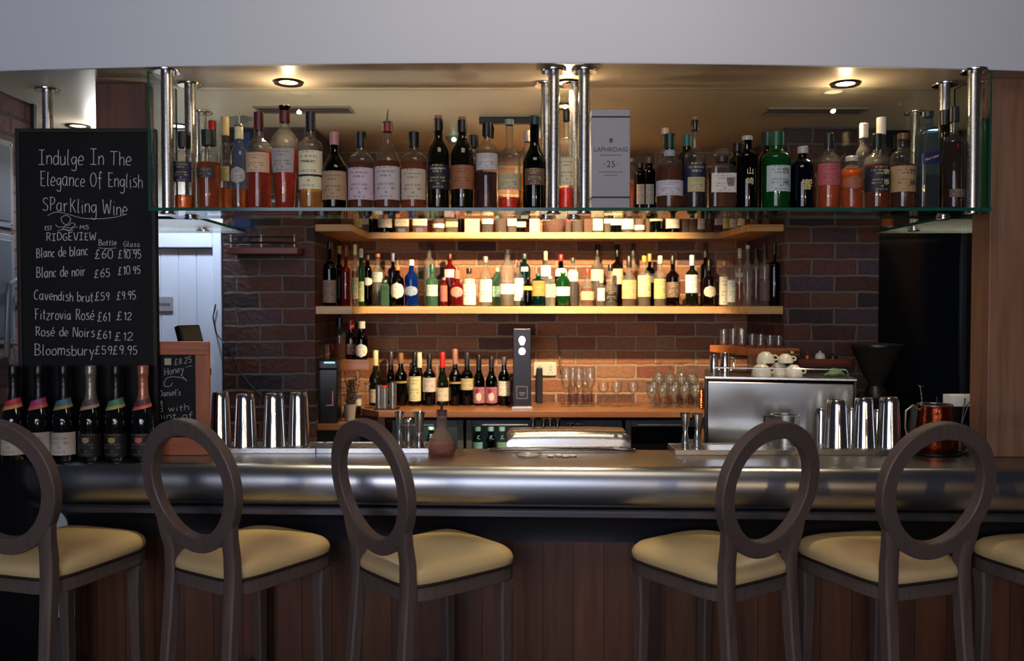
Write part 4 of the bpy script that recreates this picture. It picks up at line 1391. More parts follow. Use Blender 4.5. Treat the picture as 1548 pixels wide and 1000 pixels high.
# sparkling wine in front of the chalkboard
G_E = 'sparkling wine bottles in front of the chalkboard'
FOIL = {'dark': '#0d0f12', 'silver': '#8f857c', 'rose': '#b07460'}
specE = [
    (22, 'dark', 'white', '#b03a44', '#d08a50', 'red band and white label, leftmost'),
    (60, 'dark', 'white', '#a03a70', '#c85a48', 'magenta band and white label'),
    (98, 'dark', 'white', '#3f6a80', '#9a9040', 'blue and yellow band and white label'),
    (138, 'silver', 'black', '#5a4448', '#a89078', 'silver foil'),
    (177, 'dark', 'black', '#4a7a5c', '#a89a58', 'green band and dark label'),
    (217, 'rose', 'black', '#503038', '#c05a48', 'rose-coloured foil'),
]
d = 3.215
ppm = F / d
for px, foil, lab, b1, b2, look in specE:
    r = 18.3 / ppm
    zb = ZC + 0.0005
    h = lambda y: Z(y, d) - zb
    t = thing('sparkling_wine_bottle', 'sparkling wine bottle with ' + look + ', before the tall chalkboard', 'bottle', (X(px, d, 640), d, zb), 0, G_E)
    t['label'] = ('dark sparkling wine bottle with ' + look + ', before the chalkboard')
    p = [(0, 0.012), (r * 0.5, 0.01), (r * 0.9, 0), (r, 0.006), (r, h(636))]
    for i in range(1, 11):
        q = i / 10
        p.append((r * (0.36 + 0.64 * (0.5 * (1 + math.cos(PI * q ** 0.8)))), h(636) + (h(588) - h(636)) * q))
    p += [(r * 0.36, h(570)), (r * 0.36, h(556)), (0, h(556))]
    MB().lathe(p, 30).build('glass_body', P('champagne_glass', '#06090a', 0.06, spec=0.8), t, 50)
    fm = P('foil_' + foil, FOIL[foil], 0.3, 0.55 if foil != 'dark' else 0.1, noise=0.15, nscale=60, bump=0.3)
    f = []
    for y in (612, 606, 600, 594, 588, 580, 573):
        f.append((rad_at(p, h(y)) + 0.0012, h(y)))
    f += [(r * 0.42, h(567)), (r * 0.46, h(565)), (r * 0.42, h(562)), (r * 0.44, h(556)), (r * 0.40, h(553)), (0, h(553))]
    MB().lathe([(f[0][0] - 0.001, f[0][1])] + f, 26).build('foil', fm, t, 50)
    strip(p, h(613), h(604), 1.5, lambda a: (math.cos(a), math.sin(a)), 0.0026, tilt=0.010).build('neck_band', P('band' + b1, b1, 0.4), t)
    strip(p, h(618), h(612), 1.5, lambda a: (math.cos(a), math.sin(a)), 0.0022, tilt=0.010).build('neck_band', P('band' + b2, b2, 0.4), t)
    if lab == 'white':
        strip(p, h(686), h(652), 1.35, lambda a: (math.cos(a), math.sin(a))).build('label', PRINTED('wine_paper', '#c6bab2', '#5a5250', 0.5, 5), t)
    else:
        strip(p, h(688), h(654), 1.2, lambda a: (math.cos(a), math.sin(a))).build('label', PRINTED('black_paper', '#0b0b0e', '#6a6468', 0.6, 7), t)
        strip(p, h(668), h(659), 0.28, lambda a: (math.cos(a), math.sin(a)), 0.0014, shape='oval', m=8).build('label_emblem', P('emblem' + b2, b2, 0.5), t)
# ================================================================== chalk writing
# single-stroke letters: points x,y with the baseline at 0, small letters 6 high, capitals 10 high
GL = {
    'A': '0,0 3,10 6,0;1,4 5,4', 'B': '1,0 1,10;0,10 4,10 6,8 4,5.4 1,5;4,5.4 7,3 5,0.3 0,0', 'C': '6,9 4,10 1,8 0,4 2,0.5 6,1', 'D': '1,0 1,10 5,9 7,5 5,1 1,0',
    'E': '1,0 1,10;0,10 6,10;1,5 4.5,5;1,0 6,0', 'F': '1,0 1,10;0,10 6,10;1,5.4 4.5,5.4', 'G': '6,9 4,10 1,8 0,4 2,0 6,1 6,4.5 3.5,4.5', 'I': '0,10 6,10;3,10 3,0;0,0 6,0',
    'M': '0,0 1,10 4,4 7,10 8,0', 'N': '0,0 1,10 6,0 6.6,10', 'O': '3,10 0.5,8 0,4 2,0.2 5,0.6 7,4 6,8.6 3,10', 'R': '1,0 1,10;0,9.8 4,10 6,8 4,5 1,5;3,5 6.5,0',
    'S': '6,9 4,10 1,9 1,6.6 4,5 6,3 4,0.2 0,1', 'T': '0,10 8,10;4,10 3.6,0', 'V': '0,10 3,0 6,10', 'W': '0,10 2,0 4.5,7 7,0 9,10', 'P': '1,0 1,10;0,10 4,10 6,8 4,5 1,4.6',
    'K': '1,0 1,10;6,9 1,4;2.6,5.4 6.6,0', 'H': '0,10 0,0;6,10 6,0;0,5 6,5', 'X': '0,10 6,0;6,10 0,0', 'Y': '0,10 3,5;6,10 2,0',
    'a': '5,5.5 3,6 0.6,4.6 0,2 2,0 4,1 5,4;5,6 5,1 6,0', 'b': '0,10 0,0;0,4 2.5,6 5,4.4 5,1.6 2.5,0 0,1', 'c': '4.6,5.4 2.4,6 0,3.4 1.4,0.3 4.6,0.6', 'd': '5,10 5,0;5,4.6 2.5,6 0,4 0.4,1 2.5,0 5,1.6',
    'e': '0.2,3 5,3.4 4,5.8 2,6 0,3.4 1,0.4 4.8,0.6', 'f': '4.6,9 3,10 2,8 2,-2;0,5.6 4.4,5.6', 'g': '5,5 2.5,6 0,4 1,1.4 3,1 5,4;5,6 5,-2 3,-4 0,-3', 'h': '0,10 0,0;0,4 2.5,6 4.6,4.6 4.6,0',
    'i': '1,6 1,0.6 2,0;1,8.4 1.2,8.8', 'k': '0,10 0,0;4.4,6 0,2.6;1.6,3.6 4.8,0', 'l': '1,10 0.6,1 2.2,0', 'm': '0,6 0,0;0,4 2,6 3.4,4.6 3.4,0;3.4,4 5.4,6 7,4.6 7,0', 'n': '0,6 0,0;0,4 2.5,6 4.6,4.6 4.6,0',
    'o': '2.6,6 0.2,4.4 0.4,1 2.6,0 5,1.6 4.6,5 2.6,6', 'p': '0,6 0,-4;0,4.4 2.5,6 5,4 4,0.6 0,0.8', 'r': '0,6 0.4,0;0.3,3.4 2,5.8 4,5.6', 's': '4.4,5.6 2,6 0.6,4.6 4,2.4 3.4,0.2 0,0.4',
    't': '2,9 1.6,1 3.4,0;0,6 4,6', 'u': '0,6 0.4,1 2.4,0 4.6,2;4.8,6 4.8,0', 'v': '0,6 2.2,0 4.6,6', 'w': '0,6 1.6,0 3.4,4.6 5,0 6.8,6', 'x': '0,6 4.6,0;4.6,6 0,0', 'y': '0,6 2.4,1.4;5,6 1.6,-4',
    'z': '0,6 4.4,6 0,0 4.8,0', 'q': '5,5 2.5,6 0,4 1,1 3,1 5,4;5,6 5,-4 6,-3',
    '0': '3,10 0.4,8 0.4,2 3,0 5.4,2 5.4,8 3,10', '1': '1,8 3,10 2.6,0', '2': '0.4,8 2.6,10 5,8 4,5 0,0 5.6,0.3', '5': '5,10 1,10 0.8,5.6 3.6,6 5.2,3 3,0 0.2,1', '6': '4.6,10 1,6 0.4,2 2.6,0 5,2 4,5 1,4.4',
    '8': '3,5.4 0.8,7.6 3,10 5,7.6 3,5.4 0.4,2.6 3,0 5.6,2.6 3,5.4', '9': '5,7 3,5 0.6,7 2.4,10 5,8.6 4.6,4 3.6,0', '\u00a3': '5.4,8.6 3.6,10 2,8 2.2,3 0,0 6,0.4;0.4,5 4.4,5', '.': '0.6,0 1,0.4', "'": '0.6,10 0.4,7.6', ' ': '',
    '\u00e9': '0.2,3 5,3.4 4,5.8 2,6 0,3.4 1,0.4 4.8,0.6;2.6,7.6 4.4,9.4', ',': '1,0.6 0.4,-1.6', '!': '0.6,10 0.6,3;0.6,0 0.8,0.4',
}


def glyph(ch):
    out = []
    for st in GL[ch].split(';'):
        if st:
            out.append([tuple(float(v) for v in q.split(',')) for q in st.split()])
    wd = max([x for s in out for x, y in s], default=3.2)
    return out, wd


def smooth(pts, n=5):
    if len(pts) < 3:
        return pts
    q = [pts[0]] + list(pts) + [pts[-1]]
    o = []
    for i in range(1, len(q) - 2):
        p0, p1, p2, p3 = q[i - 1], q[i], q[i + 1], q[i + 2]
        for k in range(n):
            t = k / n
            o.append(tuple(0.5 * (2 * b + (c_ - a) * t + (2 * a - 5 * b + 4 * c_ - d_) * t * t + (3 * b - a - 3 * c_ + d_) * t ** 3) for a, b, c_, d_ in zip(p0, p1, p2, p3)))
    o.append(pts[-1])
    return o


def layout(s, gap=2.2):
    """Strokes of a word or line and its width, in letter units."""
    x, out = 0.0, []
    for ch in s:
        g, wd = glyph(ch)
        jy = random.uniform(-0.35, 0.35)
        js = random.uniform(0.92, 1.08)
        for st in g:
            out.append([(x + px * js, py * js + jy) for px, py in smooth(st)])
        x += wd * js + gap
    return out, x - gap


CHALK = P('chalk_line', '#c4c4ca', 0.9, noise=0.35, nscale=260)


def chalk(strokes, name, parent, thick=0.0014):
    """strokes: lists of (x, z) on the board's front plane, local to the board."""
    cu = bpy.data.curves.new(name, 'CURVE')
    cu.dimensions = '3D'
    cu.bevel_depth = thick
    cu.bevel_resolution = 1
    for st in strokes:
        sp = cu.splines.new('POLY')
        sp.points.add(len(st) - 1)
        for p, (x, z) in zip(sp.points, st):
            p.co = (x, 0, z, 1)
    cu.materials.append(CHALK)
    o = as_mesh(name, cu)
    o.parent = parent
    return o


def chalk_line(s, px0, px1, y0, y1, cap, d, org, parent, yoff, thick=0.0011, small=None):
    """One written line between two picture columns; small = (scale) for the letters after each first capital."""
    st, wd = layout(s)
    pts = []
    for q in st:
        r = []
        for x, y in q:
            t = x / wd
            a = px0 + (px1 - px0) * t
            b = y0 + (y1 - y0) * t - y * cap / 10.0
            v = uv(a, b, d)
            r.append((v.x - org[0], v.z - org[2]))
        pts.append(r)
    o = chalk(pts, 'chalk_lettering', parent, thick)
    o.location.y = yoff
    return o


# ------------------------------------------------------------------ the tall chalkboard
random.seed(11)
BD_ = 3.285
bx = (X(27, BD_, 440), X(237, BD_, 440))
board = thing('chalkboard', 'tall black chalkboard of English sparkling wines standing on the left end of the bar', 'chalkboard', ((bx[0] + bx[1]) / 2, BD_, ZC + 0.001))
hw = (bx[1] - bx[0]) / 2
hh = Z(195, BD_) - ZC
SLATE = P('slate_black', '#05060a', 0.6, noise=0.3, nscale=12, spec=0.25)
MB().box(-hw, hw, 0.0, 0.022, 0, hh).build('board', SLATE, board, 0)
fr = MB()
fr.box(-hw, -hw + 0.016, -0.006, -0.0002, 0, hh); fr.box(hw - 0.016, hw, -0.006, -0.0002, 0, hh)
fr.box(-hw + 0.016, hw - 0.016, -0.006, -0.0002, hh - 0.016, hh); fr.box(-hw + 0.016, hw - 0.016, -0.006, -0.0002, 0, 0.016)
fr.build('frame', BLACKM, board, 0, 0.002)
O = board.location
TX = [
    ('Indulge In The', 59, 198, 249, 250, 22), ('Elegance Of English', 61, 215, 281, 284, 21), ('SParKling Wine', 65, 192, 318, 326, 21),
    ('EST', 68, 79, 348, 348, 6), ('MS', 121, 134, 347, 347, 6), ('RIDGEVIEW', 70, 145, 364, 363, 11), ('Bottle', 149, 176, 371, 371, 8), ('Glass', 187, 211, 373, 373, 8),
    ('Blanc de blanc', 55, 133, 390, 386, 14), ('\u00a360', 144, 170, 391, 391, 13), ('\u00a310.95', 179, 213, 391, 391, 12),
    ('Blanc de noir', 55, 129, 420, 417, 15), ('\u00a365', 143, 166, 420, 419, 12), ('\u00a310.95', 179, 212, 416, 414, 12),
    ('Cavendish brut', 52, 141, 453, 457, 15), ('\u00a359', 144, 165, 455, 454, 12), ('\u00a39.95', 177, 205, 453, 453, 12),
    ('Fitzrovia Ros\u00e9', 53, 142, 483, 484, 15), ('\u00a361', 148, 166, 486, 486, 13), ('\u00a312', 177, 199, 484, 484, 12),
    ('Ros\u00e9 de Noirs', 54, 143, 508, 510, 14), ('\u00a361', 147, 167, 512, 513, 12), ('\u00a312', 174, 201, 515, 515, 12),
    ('Bloomsbury', 52, 142, 537, 538, 16), ('\u00a359', 144, 169, 536, 536, 13), ('\u00a39.95', 171, 207, 536, 536, 13),
]
for s, a, b, y0, y1, cap in TX:
    chalk_line(s, a, b, y0, y1, cap, BD_, O, board, -0.0006, 0.0016 if cap > 10 else 0.0012)


def freehand(strokes, d, org, parent, yoff, name='chalk_flourish', thick=0.0011):
    out = []
    for q in strokes:
        r = []
        for a, b in smooth(q, 6):
            v = uv(a, b, d)
            r.append((v.x - org[0], v.z - org[2]))
        out.append(r)
    o = chalk(out, name, parent, thick)
    o.location.y = yoff
    return o


freehand([[(72, 326), (85, 321), (102, 324), (125, 330), (150, 331), (172, 329), (188, 325)], [(149, 375), (163, 376), (176, 375)], [(187, 377), (200, 378), (212, 377)]], BD_, O, board, -0.0006)
freehand([[(84, 340), (90, 344), (100, 341), (107, 332), (101, 326), (93, 329), (95, 337), (104, 341), (108, 337), (114, 340), (108, 345), (118, 343)],
          [(88, 349), (98, 347), (110, 349), (103, 344), (95, 346), (106, 350)]], BD_, O, board, -0.0006, 'chalk_drawing')

# ------------------------------------------------------------------ the small framed chalk sign
SD = 3.32
sx = (X(152, SD, 600), X(317, SD, 600))
sg = thing('chalk_sign', 'small chalk sign in a reddish wood frame, partly behind the tall chalkboard', 'sign', ((sx[0] + sx[1]) / 2, SD, ZC + 0.001))
hw = (sx[1] - sx[0]) / 2
hh = Z(517, SD) - ZC
FRW = WOOD('orange_pine', '#8a4624', '#b0653a', 'X', 0.8, 0.4)
FRWZ = WOOD('orange_pine_upright', '#8a4624', '#b0653a', 'Z', 0.8, 0.4)
fw = 20 / (F / SD)
fb = 27 / (F / SD)
MB().box(-hw, hw, -0.012, 0.012, hh - fw, hh).build('rail', FRW, sg, 0, 0.002)
MB().box(-hw, hw, -0.012, 0.012, 0, fb).build('rail', FRW, sg, 0, 0.002)
MB().box(-hw, -hw + fw, -0.012, 0.012, fb, hh - fw).build('stile', FRWZ, sg, 0, 0.002)
MB().box(hw - fw, hw, -0.012, 0.012, fb, hh - fw).build('stile', FRWZ, sg, 0, 0.002)
MB().box(-hw + fw, hw - fw, -0.006, 0.004, fb, hh - fw).build('board', SLATE, sg, 0)
O2 = sg.location
for s, a, b, y0, y1, cap in [('\u00a38.25', 265, 290, 552, 548, 9), ('Honey', 250, 279, 568, 562, 10), ("Daniel's", 241, 274, 600, 597, 9), ('og', 239, 246, 611, 611, 8),
                             ('and with', 222, 286, 624, 620, 9), ('a hint of', 222, 292, 634, 632, 9)]:
    chalk_line(s, a, b, y0, y1, cap, SD, O2, sg, -0.0066, 0.0009)
freehand([[(282, 555), (292, 553)], [(249, 578), (255, 571), (268, 570), (280, 573), (283, 576), (274, 566)], [(249, 578), (250, 584), (258, 584), (262, 579)]], SD, O2, sg, -0.0066, thick=0.0009)
MB().box(X(249, SD) - O2.x, X(259, SD) - O2.x, -0.0075, -0.0062, Z(552, SD) - O2.z, Z(542, SD) - O2.z).build('paper_square', P('cream_paper', '#a8a890', 0.7), sg, 0)

# till screen behind the sign
td = 3.62
ti = thing('till_screen', 'black till screen in front of the white door, above the framed chalk sign', 'till', (X(281, td, 500), td, Z(560, td)), R(66))
MB().lathe([(0, 0), (0.05, 0), (0.05, 0.008), (0.02, 0.012), (0.018, 0.10), (0, 0.10)], 16).build('stand', BLACK, ti)
o = MB().box(-0.06, 0.06, -0.014, 0.014, -0.048, 0.048).build('screen_case', BLACK, ti, 0, 0.004); o.location = (0, -0.02, 0.145); o.rotation_euler = (R(-18), 0, 0)
g = MB().box(-0.05, 0.05, -0.0155, -0.0141, -0.038, 0.038).build('screen', P('screen_glass', '#3c403c', 0.2), ti, 0); g.location = (0, -0.02, 0.145); g.rotation_euler = (R(-18), 0, 0)
# a side bench under the till and shakers on the barman's side
sb = thing('side_bench', 'dark bench on the barman side carrying the till', 'bench')
MB().box(-1.56, -1.33, 3.52, 3.74, Z(560, td) - 0.03, Z(560, td) - 0.0005).build('bench_top', BLACK, sb, 0)
MB().box(-1.55, -1.34, 3.53, 3.73, 0, Z(560, td) - 0.031).build('bench_body', BLACKM, sb, 0)
# notice plate on the white door
pd = DY - 0.006
pl = thing('door_plate', 'grey notice plate on the white boarded door', 'sign', (X(246, pd, 460), pd, Z(460, pd)))
MB().box(-0.055, 0.055, -0.004, 0.004, -0.040, 0.040).build('plate', P('grey_plate', '#8f8c90', 0.45), pl, 0, 0.003)
words('lettering', 'Private', 0.032, (-0.004, -0.0046, 0), DARKINK, pl)

# ------------------------------------------------------------------ left brick wall fittings
PLQ = P('grey_metal_panel', '#7f8894', 0.45, 0.3)
for i, (y0, y1, lab) in enumerate(((213, 345, 'grey riveted metal panel on the brick wall, upper of two'), (355, 520, 'grey riveted metal panel on the brick wall, lower of two'))):
    za, zb = Z(y1, 3.5), Z(y0, 3.5)
    t = thing('metal_panel', lab, 'panel', (-2.08, 3.42, (za + zb) / 2), 0, 'metal panels on the brick wall')
    hz = (zb - za) / 2
    MB().box(0.001, 0.010, -0.11, 0.11, -hz, hz).build('plate', PLQ, t, 0, 0.002)
    MB().box(0.0101, 0.014, -0.085, 0.085, -hz + 0.025, hz - 0.025).build('inset', P('grey_panel_inset', '#5c6470', 0.4, 0.3), t, 0, 0.002)
    mb = MB()
    for a in (-0.097, 0.097):
        for b in (-hz + 0.014, hz - 0.014):
            mb.lathe([(0.005, 0), (0.004, 0.002), (0, 0.003)], 10, off=(0.0101, a, b), rot=Matrix.Rotation(PI / 2, 3, 'Y'))
    mb.build('rivet', CHROME, t)
t = thing('wall_rail', 'bent grey metal rail on the brick wall beside the chalkboard', 'rail', (-2.08, 3.5, 0))
zt = Z(424, 3.5)
MB().tube([(0.005, -0.10, zt - 0.32), (0.05, -0.10, zt - 0.31), (0.06, -0.10, zt - 0.06), (0.06, -0.09, zt - 0.02), (0.06, -0.05, zt), (0.06, 0.08, zt), (0.06, 0.11, zt - 0.02), (0.005, 0.12, zt - 0.03)], 0.012, 10).build('rail_tube', P('blue_grey_metal', '#5f6a70', 0.4, 0.4), t)
t = box('wooden_block', WOOD('ochre_wood', '#8a6a34', '#a8844a', 'Z', 1, 0.5), -2.04, -1.99, 3.50, 3.55, Z(540, 3.5), Z(506, 3.5))
t.location.z = 0
tag(t, 'ochre wooden block on a dark jar beside the tall chalkboard at far left', 'block')
jt = MB().lathe([(0, ZC + 0.001), (0.04, ZC + 0.001), (0.045, ZC + 0.02), (0.045, Z(552, 3.5)), (0.03, Z(541, 3.5)), (0, Z(541, 3.5) - 0.0005)], 20, off=(-1.995, 3.525, 0)).build('jar', P('dark_red_jar', '#3a1018', 0.3), None)
tag(jt, 'dark red jar on the bar corner behind the leftmost sparkling bottle', 'jar')

# ================================================================== on the counter
tray_z = ZC + 0.0005


def drip_tray(px0, px1, d0, depth, label, h=0.020):
    x0, x1 = X(px0, d0, 685), X(px1, d0, 685)
    t = thing('drip_tray', label, 'tray', ((x0 + x1) / 2, d0, tray_z), 0, 'steel drip trays on the bar')
    w_ = (x1 - x0) / 2
    mb = MB()
    mb.box(-w_, w_, 0, 0.004, 0, h); mb.box(-w_, w_, depth - 0.004, depth, 0, h)
    mb.box(-w_, -w_ + 0.004, 0.004, depth - 0.004, 0, h); mb.box(w_ - 0.004, w_, 0.004, depth - 0.004, 0, h)
    mb.box(-w_ + 0.004, w_ - 0.004, 0.004, depth - 0.004, 0, 0.004)
    mb.build('pan', STEEL, t, 0, 0.001)
    mb = MB()
    n = int(2 * w_ / 0.012)
    for i in range(n):
        x = -w_ + 0.006 + i * (2 * w_ - 0.012) / n
        mb.box(x, x + 0.008, 0.005, depth - 0.005, h - 0.006, h - 0.003)
    mb.box(-w_ + 0.005, w_ - 0.005, 0.03, 0.034, 0.005, h - 0.006)
    mb.build('grid', STEEL, t, 0)
    return h - 0.003


TD = depth_at(686, ZC)
TH = drip_tray(321, 477, TD, 0.17, 'steel drip tray under the left group of upturned shaker tins')
drip_tray(478, 648, TD, 0.17, 'steel drip tray under the three left jiggers')
drip_tray(1021, 1208, TD - 0.04, 0.17, 'steel drip tray under the two right jiggers')
drip_tray(1209, 1372, TD - 0.04, 0.17, 'steel drip tray under the right group of upturned shaker tins')
TZ = tray_z + TH + 0.0003


def tin(px, w, ytop, d, label, mat=CHROME, frac=0.74):
    ppm = F / d
    r = w / 2 / ppm
    h = Z(ytop, d) - TZ
    t = thing('shaker_tin', label, 'shaker tin', (X(px, d, 640), d, TZ), 0, 'upturned shaker tins')
    MB().lathe([(r * 0.97, 0.003), (r, 0), (r * 1.02, 0.003), (r * 1.0, 0.008), (r * (frac + 0.05), h * 0.90), (r * frac, h * 0.97), (r * (frac - 0.05), h), (r * (frac - 0.09), h - 0.003), (0, h - 0.003)], 32).build('tin_body', mat, t, 40)
    MB().lathe([(r * 0.96, 0.0), (r * 1.035, 0.001), (r * 1.035, 0.004), (r * 0.96, 0.005)], 32).build('rim', STEEL, t, 40)
    return t


LT = TD + 0.06
tin(334, 32, 593, LT, 'polished upturned shaker tin touching the framed chalk sign')
tin(371, 35, 596, LT - 0.015, 'polished upturned shaker tin, second from the framed chalk sign')
tin(415, 35, 595, LT - 0.01, 'polished upturned shaker tin, third from the framed chalk sign')
tin(452, 33, 594, LT + 0.025, 'polished upturned shaker tin at the right end of the left group')
RT = TD + 0.02
tin(1265, 36, 605, RT, 'upturned shaker tin with a plain dull end, leftmost of the right group', frac=0.76)
tin(1306, 34, 602, RT, 'polished upturned shaker tin in the middle of the right group')
tin(1344, 36, 601, RT, 'polished upturned shaker tin nearest the copper mug')
for px, w, y, lab in ((1241, 20, 618, 'small upturned tin behind the leftmost shaker of the right group'), (1287, 20, 618, 'small upturned tin behind, between the first two right shakers'),
                      (1326, 20, 620, 'small upturned tin behind, between the last two right shakers')):
    tin(px, w, y, RT + 0.09, lab, frac=0.8)


def jigger(px, w, ytop, d, label, waist=0.5, wr=0.36):
    ppm = F / d
    r = w / 2 / ppm
    h = Z(ytop, d) - TZ
    t = thing('jigger', label, 'jigger', (X(px, d, 650), d, TZ), 0, 'steel jiggers')
    z = h * waist
    MB().lathe([(0, z - 0.004), (r * 0.8, 0.001), (r * 0.86, 0), (r * 0.9, 0.003), (r * wr, z - 0.002), (r * wr, z)], 24).build('small_cup', CHROME, t, 40)
    MB().lathe([(r * wr, z + 0.0002), (r * (wr + 0.2), z + h * 0.12), (r * 0.94, h - 0.004), (r, h - 0.002), (r, h), (r * 0.94, h), (r * 0.4, z + h * 0.1), (0, z + 0.004)], 24).build('large_cup', CHROME, t, 40)
    MB().lathe([(r * wr, z - 0.003), (r * (wr + 0.10), z - 0.003), (r * (wr + 0.10), z + 0.003), (r * wr, z + 0.003)], 20).build('collar', STEEL, t, 40)


jigger(604, 15, 623, LT - 0.02, 'tall slim steel jigger, leftmost of three beside the pink decanter')
jigger(618, 15, 634, LT + 0.02, 'short steel jigger in the middle of the left three', 0.8, 0.8)
jigger(634, 17, 623, LT - 0.03, 'wide-mouthed steel jigger nearest the pink decanter', 0.42, 0.5)
jigger(1036, 17, 625, RT + 0.02, 'tall steel jigger, left of the pair before the espresso machine')
jigger(1054, 17, 626, RT + 0.04, 'tall steel jigger, right of the pair before the espresso machine')

# pink decanter
d = depth_at(687, ZC)
t = thing('decanter', 'round glass decanter of pink liquid with steel pourer, between jiggers and well lid', 'decanter', (X(668, d, 650), d, tray_z))
ppm = F / d
r = 21.5 / ppm
p = [(0, 0.003), (r * 0.78, 0), (r * 0.96, 0.014), (r, 0.032), (r * 0.93, 0.052), (r * 0.66, 0.078), (r * 0.42, 0.098), (r * 0.36, 0.12), (r * 0.38, 0.165), (r * 0.44, 0.172)]
MB().lathe(p, 32).build('glass_body', GLASS('decanter_glass', '#f0dcd6', 1.8, 0.85, cloud=0.22, body_col='#f8e8e2'), t, 60)
MB().lathe([(0, 0.005), (r * 0.74, 0.004), (r * 0.92, 0.016), (r * 0.95, 0.032), (r * 0.9, 0.046), (0, 0.047)], 28).build('liquid', GLASS('pink_liquid', '#eaaaa0', 1.2, 0.8, 0.02, 0.25, cloud=0.4), t, 60)
MB().lathe([(0, 0.15), (r * 0.30, 0.151), (r * 0.33, 0.172), (r * 0.40, 0.176), (0, 0.180)], 18).build('stopper', P('dark_red_stopper', '#5a2420', 0.4), t)
MB().tube([(0, 0, 0.178), (0, 0, 0.192), (-0.004, 0, 0.206)], [0.005, 0.005, 0.003], 8).build('pourer', CHROME, t)

# ice well lid and rim
d = TD + 0.13
wx0, wx1 = X(766, d, 670), X(953, d, 670)
wl = thing('ice_well_lid', 'raised rounded steel lid of the ice well behind the middle of the bar', 'lid', ((wx0 + wx1) / 2, d, ZC - 0.03))
hw = (wx1 - wx0) / 2
zt = Z(652, d) - (ZC - 0.03)
mb = MB()
vs, fs = [], []
n = 28
for i in range(n + 1):
    u = -1 + 2 * i / n
    e = max(0.0, abs(u) - 0.93) / 0.07
    top = zt * (0.97 - 0.22 * e * e) + 0.005 * (1 - u * u)
    for k, (yy, q) in enumerate(((0.0, 0.0), (0.0, 0.62), (0.006, 0.86), (0.022, 0.97), (0.05, 1.0), (0.12, 1.0), (0.12, 0.0))):
        vs.append((u * hw, yy, top * q))
m = 7
for i in range(n):
    for k in range(m - 1):
        fs.append((i * m + k, (i + 1) * m + k, (i + 1) * m + k + 1, i * m + k + 1))
fs.append(tuple(range(m))); fs.append(tuple(n * m + k for k in range(m - 1, -1, -1)))
mb.add(vs, fs)
mb.build('lid_shell', STEEL, wl, 50)
MB().lathe([(0.0045, -0.003), (0.009, -0.003), (0.009, 0.003), (0.0045, 0.003)], 18, off=(X(931, d, 660) - (wx0 + wx1) / 2, -0.002, Z(660, d) - (ZC - 0.03)), rot=Matrix.Rotation(PI / 2, 3, 'X')).build('lock_ring', CHROME, wl)
ir = thing('sink_rim', 'low polished steel rim set in the bar before the well lid', 'rim', (X(850, TD, 685), TD + 0.065, tray_z))
pts = [(0.30 * math.cos(2 * PI * i / 48), 0.042 * math.sin(2 * PI * i / 48), 0.004) for i in range(48)]
MB().tube(pts, 0.004, 8, closed=True).build('rim_ring', CHROME, ir)
d = depth_at(691, ZC)
ad = thing('glass_ashtray', 'low round clear glass dish on the bar in front of the well lid', 'dish', (X(799, d, 688), d, tray_z))
MB().lathe([(0, 0.004), (0.045, 0.001), (0.050, 0.004), (0.053, 0.020), (0.048, 0.020), (0.044, 0.009), (0, 0.008)], 28).build('dish', CRYSTAL, ad, 40)
for i, (px, sz, yy) in enumerate(((832, 0.011, 0.0), (845, 0.012, 0.01), (855, 0.010, -0.008), (866, 0.011, 0.004))):
    mb = MB(); random.seed(i)
    mb.lathe([(0, 0), (sz * 1.3, 0.001), (sz * 1.5, sz * 0.35), (sz * 1.1, sz * 0.75), (0, sz * 0.9)], 9)
    mb.v = [(a + random.uniform(-.002, .002), b + random.uniform(-.002, .002), max(0, q + random.uniform(-.001, .001))) for a, b, q in mb.v]
    o = mb.build('paper_scrap', CERAMIC, None, 60); o.location = (X(px, d, 689), d + yy, tray_z)
    tag(o, 'crumpled white paper scrap on the bar before the well lid, ' + ORD[i] + ' from left', 'paper scrap', 'paper scraps')
# caps of small bottles standing behind the lid
for i, (px, colr, y) in enumerate(((806, '#14100f', 632), (822, '#1a0f0d', 633), (832, '#3a1512', 633), (843, '#120f10', 633), (862, '#2a100e', 640), (874, '#150f0e', 641))):
    d = TD + 0.30
    t = thing('bitters_bottle', 'small dark bitters bottle behind the well lid, ' + ORD[i] + ' from left', 'bottle', (X(px, d, 640), d, ZC - 0.10), 0, 'bitters bottles behind the well lid')
    hz = Z(y, d) - (ZC - 0.10)
    MB().lathe([(0, 0), (0.016, 0), (0.016, hz - 0.04), (0.010, hz - 0.02), (0.010, hz - 0.016), (0, hz - 0.016)], 16).build('glass_body', P('bitters_glass', '#1a0c08', 0.1), t)
    MB().lathe([(0.0095, hz - 0.0158), (0.014, hz - 0.0155), (0.014, hz - 0.001), (0, hz)], 16).build('cap', cmat(colr), t)
sp = thing('speed_rail', 'dark bottle rail behind the well lid holding the bitters bottles', 'rail', (0, 0, 0))
MB().box(X(775, TD + 0.3, 660), X(950, TD + 0.3, 660), TD + 0.27, TD + 0.34, ZC - 0.13, ZC - 0.1005).build('shelf_plate', BLACK, sp, 0)
MB().box(X(775, TD + 0.3, 660), X(950, TD + 0.3, 660), TD + 0.342, TD + 0.36, 0, ZC - 0.1005).build('support', BLACK, sp, 0)

# ------------------------------------------------------------------ back counter things
def on_back(px, d, py=610):
    return (X(px, d, py), d, BZ + 0.0005)


